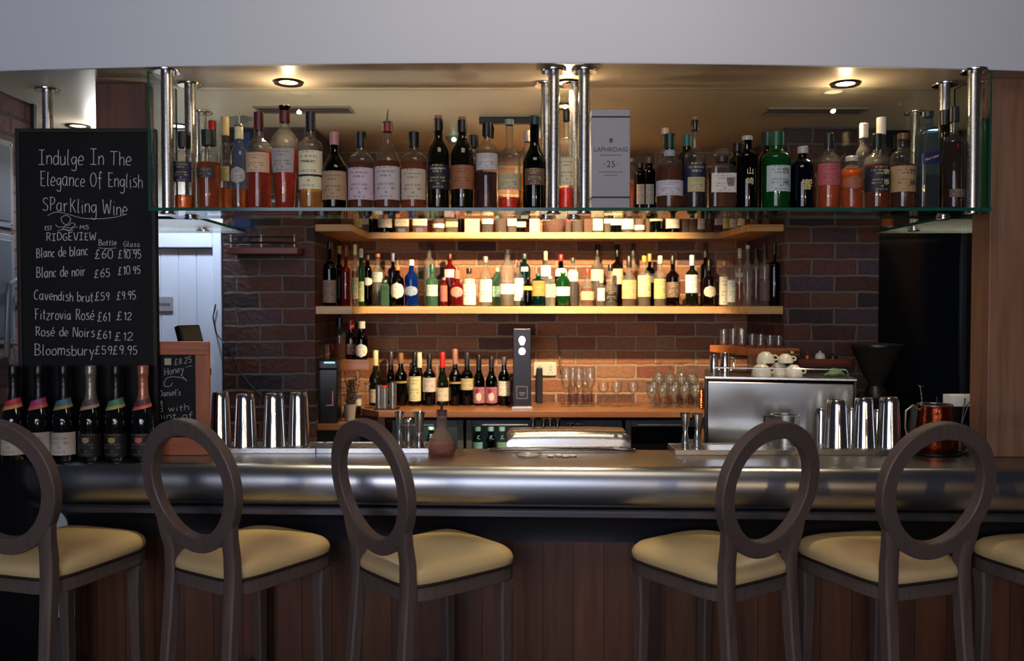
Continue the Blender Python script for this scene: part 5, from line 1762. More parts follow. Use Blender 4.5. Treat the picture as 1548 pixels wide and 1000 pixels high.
d = 4.52
tw = thing('water_tower', 'slim dark dispenser tower with two glowing violet emblems on the back counter', 'dispenser', on_back(789, d))
ht = Z(497, d) - BZ
wd = 13.5 / (F / d)
TOWER = P('tower_black', '#17151c', 0.3)
MB().box(-wd, wd, -0.05, 0.05, 0.012, ht).build('tower_body', TOWER, tw, 0, 0.004)
MB().box(-wd - 0.008, wd + 0.008, -0.065, 0.06, 0, 0.0119).build('base_plate', STEEL, tw, 0, 0.002)
GLOWV = P('violet_glow', '#f0e0ff', 0.4, emit=('#d8b8ff', 0.8))
for y, nm in ((514, 'drop'), (531, 'bell')):
    mb = MB()
    z = Z(y, d) - BZ
    pts = []
    for i in range(20):
        a = 2 * PI * i / 20
        rr = 0.018
        zz = math.sin(a) * rr * 1.15
        if nm == 'drop' and math.sin(a) < -0.8:
            zz -= 0.008
        if nm == 'bell':
            zz = max(zz, -0.018)
        pts.append((math.cos(a) * rr, zz))
    vs = [(x, -0.0515, z + q) for x, q in pts] + [(x, -0.0501, z + q) for x, q in pts]
    mb.add(vs, [tuple(range(20)), tuple(range(39, 19, -1))] + [(i, (i + 1) % 20, (i + 1) % 20 + 20, i + 20) for i in range(20)])
    mb.build('emblem', GLOWV, tw, 0)
mb = MB()
z0, z1 = Z(602, d) - BZ, Z(583, d) - BZ
for a, b, q, s in ((-0.03, 0.03, z0, z0 + 0.004), (-0.03, 0.03, z1 - 0.004, z1), (-0.03, -0.026, z0, z1), (0.026, 0.03, z0, z1)):
    mb.box(a, b, -0.052, -0.0501, q, s)
mb.box(-0.016, 0.016, -0.052, -0.0501, z0 + 0.028, z0 + 0.034); mb.box(-0.011, 0.011, -0.052, -0.0501, z0 + 0.018, z0 + 0.022)
mb.build('badge', P('badge_grey', '#6a6670', 0.4), tw, 0)

wy = ALC[3]
sk = thing('power_socket', 'white double power socket on the lit brick wall beside the tower', 'socket', (X(824, wy, 558), wy, Z(558, wy)))
MB().box(-0.064, 0.064, -0.011, -0.001, -0.038, 0.038).build('face_plate', P('socket_white', '#cfc6b0', 0.4), sk, 0, 0.003)
MB().box(-0.04, -0.022, -0.0135, -0.0111, 0.006, 0.024).build('rocker_switch', P('socket_switch', '#b8ae98', 0.4), sk, 0, 0.001)
MB().box(0.022, 0.04, -0.0135, -0.0111, 0.006, 0.024).build('rocker_switch', P('socket_switch', '#b8ae98', 0.4), sk, 0, 0.001)
mb = MB()
for q in (-0.031, 0.031):
    mb.box(q - 0.003, q + 0.003, -0.0118, -0.0111, -0.010, -0.002); mb.box(q - 0.012, q - 0.006, -0.0118, -0.0111, -0.024, -0.020); mb.box(q + 0.006, q + 0.012, -0.0118, -0.0111, -0.024, -0.020)
mb.build('pin_hole', BLACKM, sk, 0)
ad = thing('power_adapter', 'black upright power adapter under the white wall socket', 'adapter', on_back(815.5, 4.755))
MB().box(-0.017, 0.017, -0.025, 0.025, 0, Z(556, 4.755) - BZ).build('adapter_body', BLACK, ad, 0, 0.003)
stk = MB().tube([uv(848, 560, 4.785), uv(842, 505, 4.79)], 0.006, 8).build('bamboo_stick', P('tan_stick', '#7a5838', 0.6), None)
tag(stk, 'thin tan stick leaning on the brick wall above the champagne flutes', 'stick')


def stemglass(name, px, d, ytop, rb, rt, bowl, label, group, zb, flip=False, cat='glass'):
    h = Z(ytop, d) - zb
    t = thing(name, label, cat, (X(px, d, 600), d, zb), 0, group)
    s = h * (1 - bowl)
    prof = [(0, 0.001), (rb, 0.001), (rb, 0.003), (0.006, 0.008), (0.0035, 0.02), (0.0035, s - 0.01), (0.008, s)]
    k = MB().lathe(prof, 18)
    bo = [(0.004, s), (rt * 0.6, s + h * bowl * 0.16), (rt, s + h * bowl * 0.5), (rt * 0.94, h - 0.001), (rt * 0.90, h), (rt * 0.94, s + h * bowl * 0.5), (rt * 0.55, s + h * bowl * 0.2), (0, s + 0.008)]
    q = MB().lathe(bo, 22)
    if flip:
        k.v = [(a, b, h - c_) for a, b, c_ in k.v]; q.v = [(a, b, h - c_) for a, b, c_ in q.v]
    k.build('stem', CRYSTAL, t, 50)
    q.build('bowl', CRYSTAL, t, 50)
    return t


for i, (px, dd) in enumerate(((856, 4.58), (875, 4.58), (892, 4.58))):
    stemglass('champagne_flute', px, dd, 557, 0.028, 0.029, 0.60, 'empty champagne flute on the back counter, ' + ORD[i] + ' from the socket', 'champagne flutes', BZ + 0.0005)
for i, (px, dd) in enumerate(((866, 4.70), (885, 4.70))):
    stemglass('champagne_flute', px, dd, 556, 0.028, 0.029, 0.60, 'empty champagne flute in the back row, ' + ORD[i] + ' from the socket', 'champagne flutes', BZ + 0.0005)
for i, (px, dd) in enumerate(((912, 4.60), (932, 4.56), (957, 4.60))):
    stemglass('wine_glass', px, dd, 578, 0.031, 0.030, 0.52, 'short stemmed glass on the back counter, ' + ORD[i] + ' after the flutes', 'stemmed glasses', BZ + 0.0005)
k = 0
ranks = ['front rank', 'middle rank', 'back rank']
for rk, dd in ((0, 4.50), (1, 4.60), (2, 4.70)):
    for i in range(5):
        px = 985 + i * 16.5 + (rk % 2) * 4
        stemglass('crystal_glass', px, dd, 584 if rk == 0 else 578, 0.026, 0.0275, 0.62, 'cut crystal glass in the lower tier, ' + ranks[rk] + ', ' + ORD[i] + ' from left', 'crystal glasses by the espresso machine', BZ + 0.0005)
tier = tag(box('glass_tray', CLEAR, X(978, 4.6, 580), X(1062, 4.6, 580), 4.53, 4.77, Z(578, 4.70) + 0.001, Z(578, 4.70) + 0.004), 'thin clear tray between the two tiers of crystal glasses', 'tray')
for rk, dd in ((1, 4.60), (2, 4.70)):
    for i in range(4):
        px = 993 + i * 17 + (rk % 2) * 4
        stemglass('crystal_glass', px, dd, 549 + (i % 2) * 4, 0.026, 0.0275, 0.62, 'cut crystal glass in the upper tier, ' + ranks[rk] + ', ' + ORD[i] + ' from left', 'crystal glasses by the espresso machine', Z(578, 4.70) + 0.0045, flip=True)
gp = thing('copper_stand', 'ridged copper-coloured upright beside the espresso machine', 'stand', on_back(1061, 4.45))
MB().lathe([(0, 0)] + [(0.012 + 0.003 * (i % 2), 0.004 + i * 0.006) for i in range(18)] + [(0, 0.116)], 14).build('column', P('copper_metal', '#a8602c', 0.25, 0.9), gp)

# canisters on a black tray
d = 4.46
t = thing('black_tray', 'small black tray under the steel canisters on the back counter', 'tray', on_back(585, d, 616))
MB().box(-0.065, 0.065, -0.045, 0.045, 0, 0.006).build('tray_plate', BLACK, t, 0, 0.002)
for px, y, dd, lab, lid in ((573, 582, 4.455, 'steel canister with domed lid, left on the black tray', None), (582, 583, 4.47, 'steel canister with red top in the middle of the black tray', '#d02a1c'), (594, 577, 4.455, 'tall steel canister, right on the black tray', None)):
    t = thing('canister', lab, 'canister', (X(px, dd, 600), dd, BZ + 0.007), 0, 'steel canisters')
    hz = Z(y, dd) - BZ - 0.007
    rr = 0.0185 if lid is None else 0.0165
    MB().lathe([(0, 0), (rr, 0), (rr, hz - 0.012), (0, hz - 0.012)], 20).build('can_body', STEEL, t)
    MB().lathe([(0.002, hz - 0.0118), (rr * 1.04, hz - 0.0115), (rr * 1.04, hz - 0.006), (rr * 0.5, hz - 0.001), (0, hz)], 20).build('lid', P('red_lid', lid, 0.35) if lid else STEEL, t)
for i, (px, y, r, m, lab) in enumerate(((556, 582, 0.016, 'clear', 'small clear jar left of the steel canisters'), (541, 597, 0.020, 'w', 'white candle cylinder at the left end of the back counter'))):
    dd = 4.56 if i == 0 else 4.62
    t = thing('candle' if m == 'w' else 'glass_jar', lab, 'candle' if m == 'w' else 'jar', (X(px, dd, 605), dd, BZ + 0.0005))
    hz = Z(y, dd) - BZ
    MB().lathe([(0, 0), (r, 0), (r, hz - 0.006), (r * 0.9, hz), (0, hz - 0.001)], 20).build('wax' if m == 'w' else 'jar_body', CERAMIC if m == 'w' else CLEAR, t)
    if m == 'w':
        MB().tube([(0, 0, hz), (0.001, 0, hz + 0.008)], 0.001, 6).build('wick', BLACKM, t)
    else:
        MB().lathe([(r * 0.6, hz), (r * 1.05, hz + 0.0005), (r * 1.05, hz + 0.008), (0, hz + 0.009)], 18).build('lid', STEEL, t)
# left return bench with card machine, potted twigs, ledge with bottles
LZ = Z(640, 4.22)
lb = thing('side_counter', 'dark wooden side counter at the left of the brick recess', 'counter')
MB().box(ALC[0] + 0.002, X(536, 4.2, 640), 4.17, 4.40, LZ - 0.03, LZ).build('worktop', OAKD, lb, 0, 0.002)
MB().box(ALC[0] + 0.004, X(534, 4.2, 640), 4.19, 4.40, 0, LZ - 0.0302).build('carcass', BLACKM, lb, 0)
d = 4.24
cm = thing('card_machine', 'black boxy machine with a pale L-shaped mark, left of the recess', 'machine', (X(495, d, 600), d + 0.02, LZ + 0.0005))
hz = Z(558, d) - LZ
hw = 17 / (F / d)
MB().box(-hw, hw, -0.05, 0.05, 0, hz).build('machine_body', P('machine_black', '#08080a', 0.25), cm, 0, 0.005)
mb = MB()
zb, zt_ = Z(613, d) - LZ, Z(591, d) - LZ
mb.box(0.0, 0.036, -0.0535, -0.0515, zb, zb + 0.006); mb.box(0.030, 0.036, -0.0535, -0.0515, zb + 0.006, zt_)
mb.build('mark', P('pale_red_mark', '#b88088', 0.4), cm, 0)
pr = thing('receipt_printer', 'dark printer with a lit cyan strip on top of the black machine', 'printer', (X(497, d, 550), d + 0.02, LZ + hz + 0.001))
MB().box(-0.05, 0.05, -0.045, 0.045, 0, 0.045).build('printer_body', P('printer_dark', '#1c2228', 0.35), pr, 0, 0.006)
MB().box(-0.018, 0.036, -0.0475, -0.0455, 0.028, 0.036).build('screen', P('cyan_screen', '#a8e8f4', 0.3, emit=('#8ad8f0', 0.9)), pr, 0)
MB().tube([(-0.03, 0.02, 0.045), (-0.035, 0.025, 0.12), (-0.035, 0.03, 0.19)], 0.004, 8).build('aerial', BLACK, pr)
d = 4.30
pp = thing('potted_twigs', 'pale pot of dark dried twigs beside the black machine', 'plant', (X(529, d, 630), d, LZ + 0.0005))
MB().lathe([(0, 0), (0.024, 0), (0.032, 0.085), (0.029, 0.085), (0.024, 0.07), (0, 0.07)], 22).build('pot', P('pale_pot', '#8a8078', 0.6), pp)
random.seed(5)
mb = MB()
for i in range(16):
    a = random.uniform(0, 2 * PI); l = random.uniform(0.10, 0.20)
    q = [Vector((0.01 * math.cos(a), 0.01 * math.sin(a), 0.07))]
    for s in range(4):
        q.append(q[-1] + Vector((math.cos(a) * 0.008 + random.uniform(-.007, .007), math.sin(a) * 0.006 + random.uniform(-.006, .006), l / 4)))
    mb.tube(q, [0.0016, 0.0014, 0.0012, 0.001, 0.0006], 5)
    for s in range(1, 5):
        mb.lathe([(0, -0.006), (0.006, 0), (0, 0.007)], 5, off=q[s])
mb.build('twigs', P('dried_leaf', '#3a2c24', 0.7), pp)
# little ledge with bottles on the recess side
d = 4.47
lg = tag(box('wall_ledge', OAKD, ALC[0] + 0.001, X(560, d, 545), 4.42, 4.56, Z(558, d), Z(543.5, d)), 'small wooden ledge on the left side of the recess holding three bottles', 'ledge')
lz = Z(543.5, d) + 0.0005
G_L = 'bottles on the small ledge'
bottle(547, 4.46, lz, 18, 486, 497, 501, 515, 'round', 'black', None, (520, 540, '#d8d0c0', 0.75, 'oval'), '#c8c4b0', nw=9, name='liqueur_bottle', text='dark bottle with white oval label on the small wooden ledge', group=G_L, n=20, py=520)
bottle(531, 4.50, lz, 16, 484, 498, 502, 512, 'slope', 'brown', None, (520, 536, '#6a4034', 0.8), '#a03428', nw=8, name='liqueur_bottle', text='brown bottle with red cap on the small wooden ledge', group=G_L, n=20, py=520)
bottle(514, 4.48, lz, 17, 480, 494, 497, 508, 'round', 'clear', (512, 'brown'), None, '#18161a', nw=9, name='liqueur_bottle', text='clear brown bottle with dark cap on the small wooden ledge', group=G_L, n=20, py=520)

# ------------------------------------------------------------------ espresso machine corner
d = 3.66
ex0, ex1 = X(1068, d, 620), X(1288, d, 620)
em = thing('espresso_machine', 'wide steel espresso machine seen from behind, at the right of the bar', 'espresso machine', ((ex0 + ex1) / 2, d, WZ + 0.0005), -R(12.5))
hw = (ex1 - ex0) / 2
H = Z(575, d) - WZ
MIRROR = P('machine_steel', (0.62, 0.59, 0.52, 1), 0.16, 1.0, 0.08, 4, 0.05)
MB().box(-hw + 0.012, hw - 0.012, 0.002, 0.40, 0.03, H - 0.012).build('back_panel', MIRROR, em, 0, 0.004)
MB().box(-hw, -hw + 0.0118, 0, 0.42, 0.02, H).build('side_panel', BLACK, em, 0, 0.002)
MB().box(hw - 0.0118, hw, 0, 0.42, 0.02, H).build('side_panel', BLACK, em, 0, 0.002)
MB().box(-hw + 0.0, hw - 0.0, -0.004, 0.42, H + 0.0002, H + 0.010).build('cup_tray', STEEL, em, 0, 0.002)
for sx, sy in ((-1, 0.03), (1, 0.03), (-1, 0.36), (1, 0.36)):
    MB().lathe([(0, 0), (0.018, 0), (0.016, 0.0295), (0, 0.0295)], 14, off=(sx * (hw - 0.05), sy, 0)).build('foot', BLACK, em)
rx0, rx1 = X(1082, d, 560) - (ex0 + ex1) / 2, X(1276, d, 560) - (ex0 + ex1) / 2
rz_ = Z(558, d) - WZ
MB().tube([(rx0, 0.01, H + 0.010), (rx0, 0.01, rz_ - 0.008), (rx0 + 0.008, 0.01, rz_), (rx1 - 0.012, 0.01, rz_), (rx1, 0.01, rz_ - 0.008), (rx1 + 0.004, 0.01, H + 0.010)], 0.0032, 10).build('cup_rail', CHROME, em)
EZ = WZ + H + 0.011


def cup(px, py0, dd, r, h, label, m=CERAMIC):
    t = thing('coffee_cup', label, 'cup', (X(px, dd, 560), dd, py0), 0, 'upturned coffee cups on the espresso machine')
    MB().lathe([(r * 0.96, 0.002), (r, 0), (r * 1.0, 0.006), (r * 0.93, h * 0.45), (r * 0.72, h * 0.78), (r * 0.46, h * 0.93), (r * 0.44, h), (r * 0.34, h), (r * 0.32, h * 0.96), (0, h * 0.96)], 26).build('cup_body', m, t, 45)
    mb = MB()
    mb.tube([(r * 0.9, 0, h * 0.25), (r * 1.35, 0, h * 0.3), (r * 1.4, 0, h * 0.5), (r * 1.15, 0, h * 0.66), (r * 0.82, 0, h * 0.66)], 0.004, 8)
    mb.build('handle', m, t)
    return t


cup(1151, EZ, 3.74, 0.043, 0.055, 'upturned white coffee cup, left one directly on the espresso machine')
cup(1178, EZ, 3.80, 0.043, 0.055, 'upturned white coffee cup, middle one on the espresso machine')
cup(1200, EZ, 3.73, 0.038, 0.050, 'upturned white coffee cup, right one on the espresso machine')
cup(1157, EZ + 0.0565, 3.77, 0.040, 0.050, 'upturned white coffee cup stacked on top at the left')
cup(1187, EZ + 0.0565, 3.78, 0.034, 0.040, 'upturned white coffee cup stacked on top at the right')


def jug(px, y, dd, r, label, zb):
    t = thing('milk_jug', label, 'jug', (X(px, dd, 560), dd, zb), 0, 'steel milk jugs')
    h = Z(y, dd) - zb
    MB().lathe([(0, 0), (r, 0), (r * 1.02, h * 0.4), (r * 0.84, h * 0.85), (r * 0.92, h), (r * 0.86, h), (r * 0.8, h * 0.85), (r * 0.9, h * 0.4), (0, 0.004)], 24).build('jug_body', CHROME, t, 45)
    MB().tube([(r * 0.9, 0, h * 0.82), (r * 1.7, 0, h * 0.78), (r * 1.75, 0, h * 0.3), (r, 0, h * 0.2)], 0.004, 8).build('handle', CHROME, t)


jug(1079, 537, 3.88, 0.020, 'dark steel milk jug at the left end of the espresso machine', EZ)
jug(1096, 534, 3.80, 0.023, 'taller steel milk jug beside it on the espresso machine', EZ)
jg = thing('glass_jar', 'small jar of dark beans with brass lid between cups and wooden tray', 'jar', (X(1199, 3.88, 545), 3.90, EZ))
MB().lathe([(0, 0), (0.030, 0), (0.032, 0.006), (0.032, 0.085), (0.026, 0.092), (0, 0.092)], 22).build('jar_body', CLEAR, jg)
MB().lathe([(0, 0.004), (0.028, 0.004), (0.028, 0.07), (0, 0.07)], 18).build('beans', P('coffee_beans', '#2a1a12', 0.5, noise=0.5, nscale=160, bump=0.5), jg)
MB().lathe([(0.02, 0.0922), (0.030, 0.0925), (0.030, 0.104), (0, 0.105)], 20).build('lid', P('brass_lid', '#8a7440', 0.3, 0.8), jg)
# wooden ledge with tumblers
dd = 4.05
wl_ = thing('wall_ledge', 'orange wooden corner ledge of tumblers above the espresso machine', 'ledge')
za, zb_ = Z(537, dd), Z(526, dd)
A0, A1, A2 = uv(1073, 530, 4.34), uv(1131, 530, 3.98), uv(1240, 530, 3.98)
ol = [(A0.x, A0.y), (A1.x, A1.y), (ALC[1] + 0.02, 3.98), (ALC[1] + 0.02, 4.148), (ALC[1] - 0.002, 4.148), (ALC[1] - 0.002, 4.34)]
n = len(ol)
vs = [(x, y, za) for x, y in ol] + [(x, y, zb_) for x, y in ol]
MB().add(vs, [tuple(range(n - 1, -1, -1)), tuple(range(n, 2 * n))] + [(i, (i + 1) % n, (i + 1) % n + n, i + n) for i in range(n)]).build('ledge_board', WOOD('orange_ledge', '#a85a2c', '#c87840', 'X', 0.7, 0.4), wl_, 0, 0.002)
G_T = 'tumblers on the orange ledge'
tid = 0
for i, (px, dd, y) in enumerate(((1094, 4.27, 498), (1108, 4.22, 497), (1122, 4.17, 498), (1120, 4.28, 496), (1137, 4.12, 505), (1150, 4.07, 506), (1164, 4.07, 507), (1177, 4.07, 508))):
    t = thing('tumbler', 'cut glass tumbler on the orange ledge, ' + ORD[i] + ' from left', 'glass', (X(px, dd, 520), dd, zb_ + 0.0005), 0, G_T)
    hz = (Z(y, dd) - zb_) * 0.98
    r = 0.0215
    MB().lathe([(0, 0.001), (r * 0.85, 0), (r * 0.9, 0.004), (r, hz), (r * 0.92, hz), (r * 0.82, 0.012), (0, 0.011)], 14).build('glass_body', CRYSTAL, t, 30)
# wooden tray with bits at the back
wt = thing('wooden_tray', 'reddish wooden tray of small things behind the espresso machine top', 'tray', (X(1237, 4.0, 560), 3.98, EZ + 0.03))
MB().box(-0.13, 0.13, -0.06, 0.06, 0, 0.008).box(-0.13, 0.13, -0.06, -0.052, 0.008, 0.035).box(-0.13, 0.13, 0.052, 0.06, 0.008, 0.035).box(-0.13, -0.122, -0.052, 0.052, 0.008, 0.035).box(0.122, 0.13, -0.052, 0.052, 0.008, 0.035).build('tray_box', REDW, wt, 0, 0.002)
mb = MB()
mb.box(-0.12, 0.12, -0.05, 0.05, -0.0298, -0.0002)
mb.build('tray_base', BLACKM, wt, 0)
for i, (a, hgt, m, lab, nm) in enumerate(((-0.06, 0.05, P('copper_pot', '#7a4a30', 0.35, 0.6), 'copper pot in the reddish tray', 'copper_pot'), (0.0, 0.055, CERAMIC, 'white sugar pot in the reddish tray', 'sugar_pot'), (0.06, 0.045, BLACK, 'black pot in the reddish tray', 'black_pot'))):
    t = thing(nm, lab, 'pot', (wt.location.x + a, 3.98, EZ + 0.0385))
    MB().lathe([(0, 0), (0.018, 0), (0.024, hgt * 0.5), (0.020, hgt * 0.85), (0, hgt * 0.85)], 18).build('pot_body', m, t)
    MB().lathe([(0.01, hgt * 0.852), (0.020, hgt * 0.856), (0.004, hgt), (0.004, hgt + 0.006), (0, hgt + 0.008)], 16).build('lid', m, t)
# green packet hanging over the rail end
mb = MB(); random.seed(9)
vs, fs = [], []
for i in range(7):
    for j in range(5):
        vs.append((-0.045 + 0.09 * i / 6, -0.02 + 0.04 * j / 4, 0.006 + max(0, 0.034 * math.sin(PI * i / 6) * (1 - abs(j - 2) / 3) + random.uniform(-.004, .006))))
for i in range(6):
    for j in range(4):
        a = i * 5 + j
        fs.append((a, a + 5, a + 6, a + 1))
n0 = len(vs)
vs += [(x, y, z - 0.005) for x, y, z in vs]
fs += [tuple(k + n0 for k in reversed(f)) for f in fs]
o = mb.add(vs, fs).build('crumpled_packet', P('green_foil', '#5a7a5c', 0.3, noise=0.6, nscale=60), None, 30)
o.location = (X(1264, 3.70, 566), 3.715, EZ)
tag(o, 'crumpled green and silver packet on the right end of the espresso machine', 'packet')
# steel pitcher in front of the machine
d = TD + 0.09
t = thing('steel_pitcher', 'short steel pitcher with dark handle before the espresso machine', 'pitcher', (X(1187, d, 650), d, TZ))
h = Z(627, d) - TZ
r = 21 / (F / d)
MB().lathe([(0, 0), (r, 0), (r, h), (r * 0.94, h), (r * 0.94, 0.006), (0, 0.006)], 28).build('pitcher_body', STEEL, t, 40)
MB().tube([(-r, 0, h * 0.9), (-r * 1.5, 0, h * 0.95), (-r * 1.55, 0, h * 0.45), (-r, 0, h * 0.3)], 0.005, 8).build('handle', BLACK, t)

# grinder
d = 3.82
gr = thing('coffee_grinder', 'black coffee grinder with smoky conical hopper right of the espresso machine', 'coffee grinder', (X(1324, d, 600), d, WZ + 0.0005))
hb = Z(583, d) - WZ
ht = Z(524, d) - WZ
MB().box(-0.055, 0.055, -0.06, 0.10, 0.0, hb - 0.05).build('grinder_body', BLACK, gr, 0, 0.012)
MB().lathe([(0.05, hb - 0.0498), (0.045, hb - 0.02), (0.032, hb - 0.0002), (0, hb - 0.0002)], 24).build('collar', BLACK, gr)
SMOKE = GLASS('smoky_plastic', '#8a8078', 1.6, 0.7, cloud=0.25, body_col='#6e665a')
MB().lathe([(0.030, hb), (0.036, hb + 0.02), (0.060, hb + 0.055), (0.103, ht - 0.012), (0.108, ht)], 32).build('hopper', SMOKE, gr, 60)
MB().lathe([(0, hb + 0.002), (0.027, hb + 0.002), (0.034, hb + 0.022), (0.054, hb + 0.052), (0, hb + 0.056)], 20).build('beans', P('coffee_beans', '#2a1a12', 0.5), gr)
MB().lathe([(0.100, ht + 0.0002), (0.112, ht + 0.0005), (0.112, ht + 0.010), (0.03, ht + 0.016), (0, ht + 0.016)], 32).build('lid', BLACK, gr)
MB().box(0.010, 0.045, -0.085, -0.0605, hb - 0.09, hb - 0.055).build('dosing_spout', CHROME, gr, 0, 0.004)

# copper mug on a black tray, crystal jug, caddy
d = depth_at(689, ZC) + 0.05
t = thing('round_tray', 'flat round black tray under the copper mug', 'tray', (X(1412, d, 688), d, tray_z))
MB().lathe([(0, 0), (0.095, 0), (0.100, 0.003), (0.101, 0.010), (0.097, 0.010), (0.094, 0.005), (0, 0.005)], 40).build('tray_plate', BLACK, t, 40)
mz = tray_z + 0.0055
mg = thing('copper_mug', 'dark copper mug with steel rim and curved handle beside the right pillar', 'mug', (X(1413, d, 650), d, mz))
h = Z(611, d) - mz
r = 27 / (F / d)
COPPER = P('hammered_copper', '#8a3a1c', 0.18, 0.9, 0.35, 60, 0.3)
MB().lathe([(0, 0), (r * 0.9, 0), (r * 1.0, 0.02), (r * 0.98, h * 0.45), (r * 0.86, h * 0.92), (r * 0.86, h - 0.006), (r * 0.80, h - 0.006), (r * 0.8, h * 0.9), (r * 0.9, 0.02), (0, 0.005)], 34).build('mug_body', COPPER, mg, 50)
MB().lathe([(r * 0.80, h - 0.0058), (r * 0.92, h - 0.0058), (r * 0.94, h), (r * 0.80, h)], 34).build('rim', STEEL, mg, 50)
MB().tube([(-r * 0.86, 0, h * 0.88), (-r * 1.25, 0, h * 0.97), (-r * 1.62, 0, h * 0.86), (-r * 1.66, 0, h * 0.5), (-r * 1.4, 0, h * 0.2), (-r * 0.98, 0, h * 0.12)], [0.004, 0.005, 0.005, 0.005, 0.005, 0.004], 10).build('handle', STEEL, mg)
d2 = d + 0.14
cj = thing('crystal_jug', 'cut crystal jug behind the handle of the copper mug', 'jug', (X(1384, d2, 650), d2 - 0.02, tray_z + 0.0001))
h2 = Z(612, d2) - tray_z
MB().lathe([(0, 0.001), (0.030, 0), (0.036, 0.02), (0.038, h2 * 0.5), (0.030, h2 * 0.8), (0.034, h2), (0.031, h2), (0.027, h2 * 0.8), (0.034, h2 * 0.5), (0.03, 0.012), (0, 0.01)], 16).build('jug_body', CRYSTAL, cj, 25)
bs = thing('bar_spoon', 'thin steel bar spoon with flat disc end standing in the crystal jug', 'spoon', (0, 0, 0))
a, b = uv(1398, 640, d2 - 0.02), uv(1391, 584, d2 - 0.02)
MB().tube([a + (b - a) * i / 20 for i in range(21)], [0.0022 + 0.0006 * (i % 2) for i in range(21)], 8).build('handle', CHROME, bs)
MB().lathe([(0, -0.002), (0.014, -0.002), (0.017, 0.001), (0.008, 0.005), (0, 0.005)], 20, off=b, rot=Matrix.Rotation(R(14), 3, 'Y')).build('disc', CHROME, bs)
d3 = d + 0.055
cx0, cx1 = X(1441, d3, 640), X(1474, d3, 640)
cd = thing('bar_caddy', 'black bar caddy with white napkins and straws against the right pillar', 'caddy', (X(1448, d3 + 0.14, 640), d3 + 0.10, tray_z))
hc = Z(613, d3 + 0.1) - tray_z
hw = 0.075
MB().box(-hw, hw, -0.05, 0.05, 0, 0.006).box(-hw, hw, -0.05, -0.044, 0.006, hc).box(-hw, hw, 0.044, 0.05, 0.006, hc).box(-hw, -hw + 0.006, -0.044, 0.044, 0.006, hc).box(hw - 0.006, hw, -0.044, 0.044, 0.006, hc).box(-0.003, 0.003, -0.044, 0.044, 0.006, hc).build('caddy_box', BLACK, cd, 0, 0.002)
for sx, wn_, y in ((-0.038, 0.030, 596), (0.038, 0.030, 596)):
    t = thing('napkin_stack', 'stack of white napkins in the left half of the black caddy' if sx < 0 else 'stack of white napkins in the right half of the black caddy', 'napkins', (cd.location.x + sx, cd.location.y, tray_z + 0.0065), 0, 'napkin stacks in the caddy')
    hn = Z(y, cd.location.y) - tray_z - 0.0065
    mb = MB()
    for i in range(8):
        mb.box(-wn_, wn_, -0.036 + i * 0.009, -0.030 + i * 0.009, 0, hn - 0.004 * abs(i - 4) / 4)
    mb.build('napkins', P('napkin_white', '#e8e4dc', 0.7), t, 0, 0.001)
for i, (p0, p1) in enumerate((((1419, 640), (1416, 600)), ((1452, 650), (1459, 602)), ((1449, 655), (1465, 608)))):
    yy = d + 0.03 if i else d
    o = MB().tube([uv(p0[0], p0[1], yy), uv(p1[0], p1[1], yy)], 0.0028, 8).build('black_straw', BLACK, None)
    tag(o, ('black straw in the copper mug', 'black straw beside the copper mug, upright one', 'black straw beside the copper mug, slanting one')[i], 'straw', 'black straws')
t = thing('straw_pot', 'small dark pot holding straws between copper mug and pillar', 'pot', (X(1450, d + 0.03, 670), d + 0.03, mz))
MB().lathe([(0, 0), (0.022, 0), (0.026, Z(642, d) - mz), (0.022, Z(642, d) - mz), (0.02, 0.004), (0, 0.004)], 20).build('pot_body', P('dark_amber_pot', '#3a1a10', 0.12), t, 40)
o = t

# ================================================================== bar stools
OAKG = WOOD('greyed_oak', '#564844', '#63544f', 'Z', 2.5, 0.5)
LEATHER = P('tan_leather', '#ccb282', 0.42, noise=0.10, nscale=7, bump=0.12)
PIPE = P('dark_piping', '#241a16', 0.5)


def outline(s=1.0, n=48, y0=-0.225, y1=0.228, w0=0.178, w1=0.205, e=0.34):
    o = []
    for i in range(n):
        a = 2 * PI * i / n
        cx, sy = math.cos(a), math.sin(a)
        u = math.copysign(abs(cx) ** e, cx)
        v = math.copysign(abs(sy) ** (e + 0.08), sy)
        y = (y0 + y1) / 2 + v * (y1 - y0) / 2
        wv = w0 + (w1 - w0) * (v + 1) / 2
        o.append((u * wv * s, (y0 + y1) / 2 + (y - (y0 + y1) / 2) * s))
    return o


st = thing('bar_stool', 'x', 'bar stool', (0, 0, 0), 0, 'oval-backed bar stools along the bar')
SZ = 0.782
# seat rail
n = 48
oa, ob = outline(1.0), outline(0.86)
vs = [(x, y, SZ - 0.046) for x, y in oa] + [(x, y, SZ) for x, y in oa] + [(x, y, SZ) for x, y in ob] + [(x, y, SZ - 0.046) for x, y in ob]
fs = []
for k in range(4):
    for i in range(n):
        j = (i + 1) % n
        fs.append((k * n + i, k * n + j, ((k + 1) % 4) * n + j, ((k + 1) % 4) * n + i))
MB().add(vs, fs).build('seat_rail', OAKG, st, 40, 0.003)
MB().tube([(x * 1.004, y * 1.004, SZ + 0.005) for x, y in outline(1.0)], 0.0055, 8, closed=True).build('piping', PIPE, st)
lay = [(0.992, 0.004), (1.012, 0.018), (1.012, 0.030), (0.985, 0.044), (0.92, 0.058), (0.80, 0.069), (0.60, 0.077), (0.35, 0.082), (0.12, 0.084)]
vs, fs = [], []
for s, z in lay:
    vs += [(x, y, SZ + z) for x, y in outline(s)]
for k in range(len(lay) - 1):
    for i in range(n):
        j = (i + 1) % n
        fs.append((k * n + i, k * n + j, (k + 1) * n + j, (k + 1) * n + i))
fs.append(tuple(range(n - 1, -1, -1))); fs.append(tuple((len(lay) - 1) * n + i for i in range(n)))
MB().add(vs, fs).build('seat_cushion', LEATHER, st, 60)
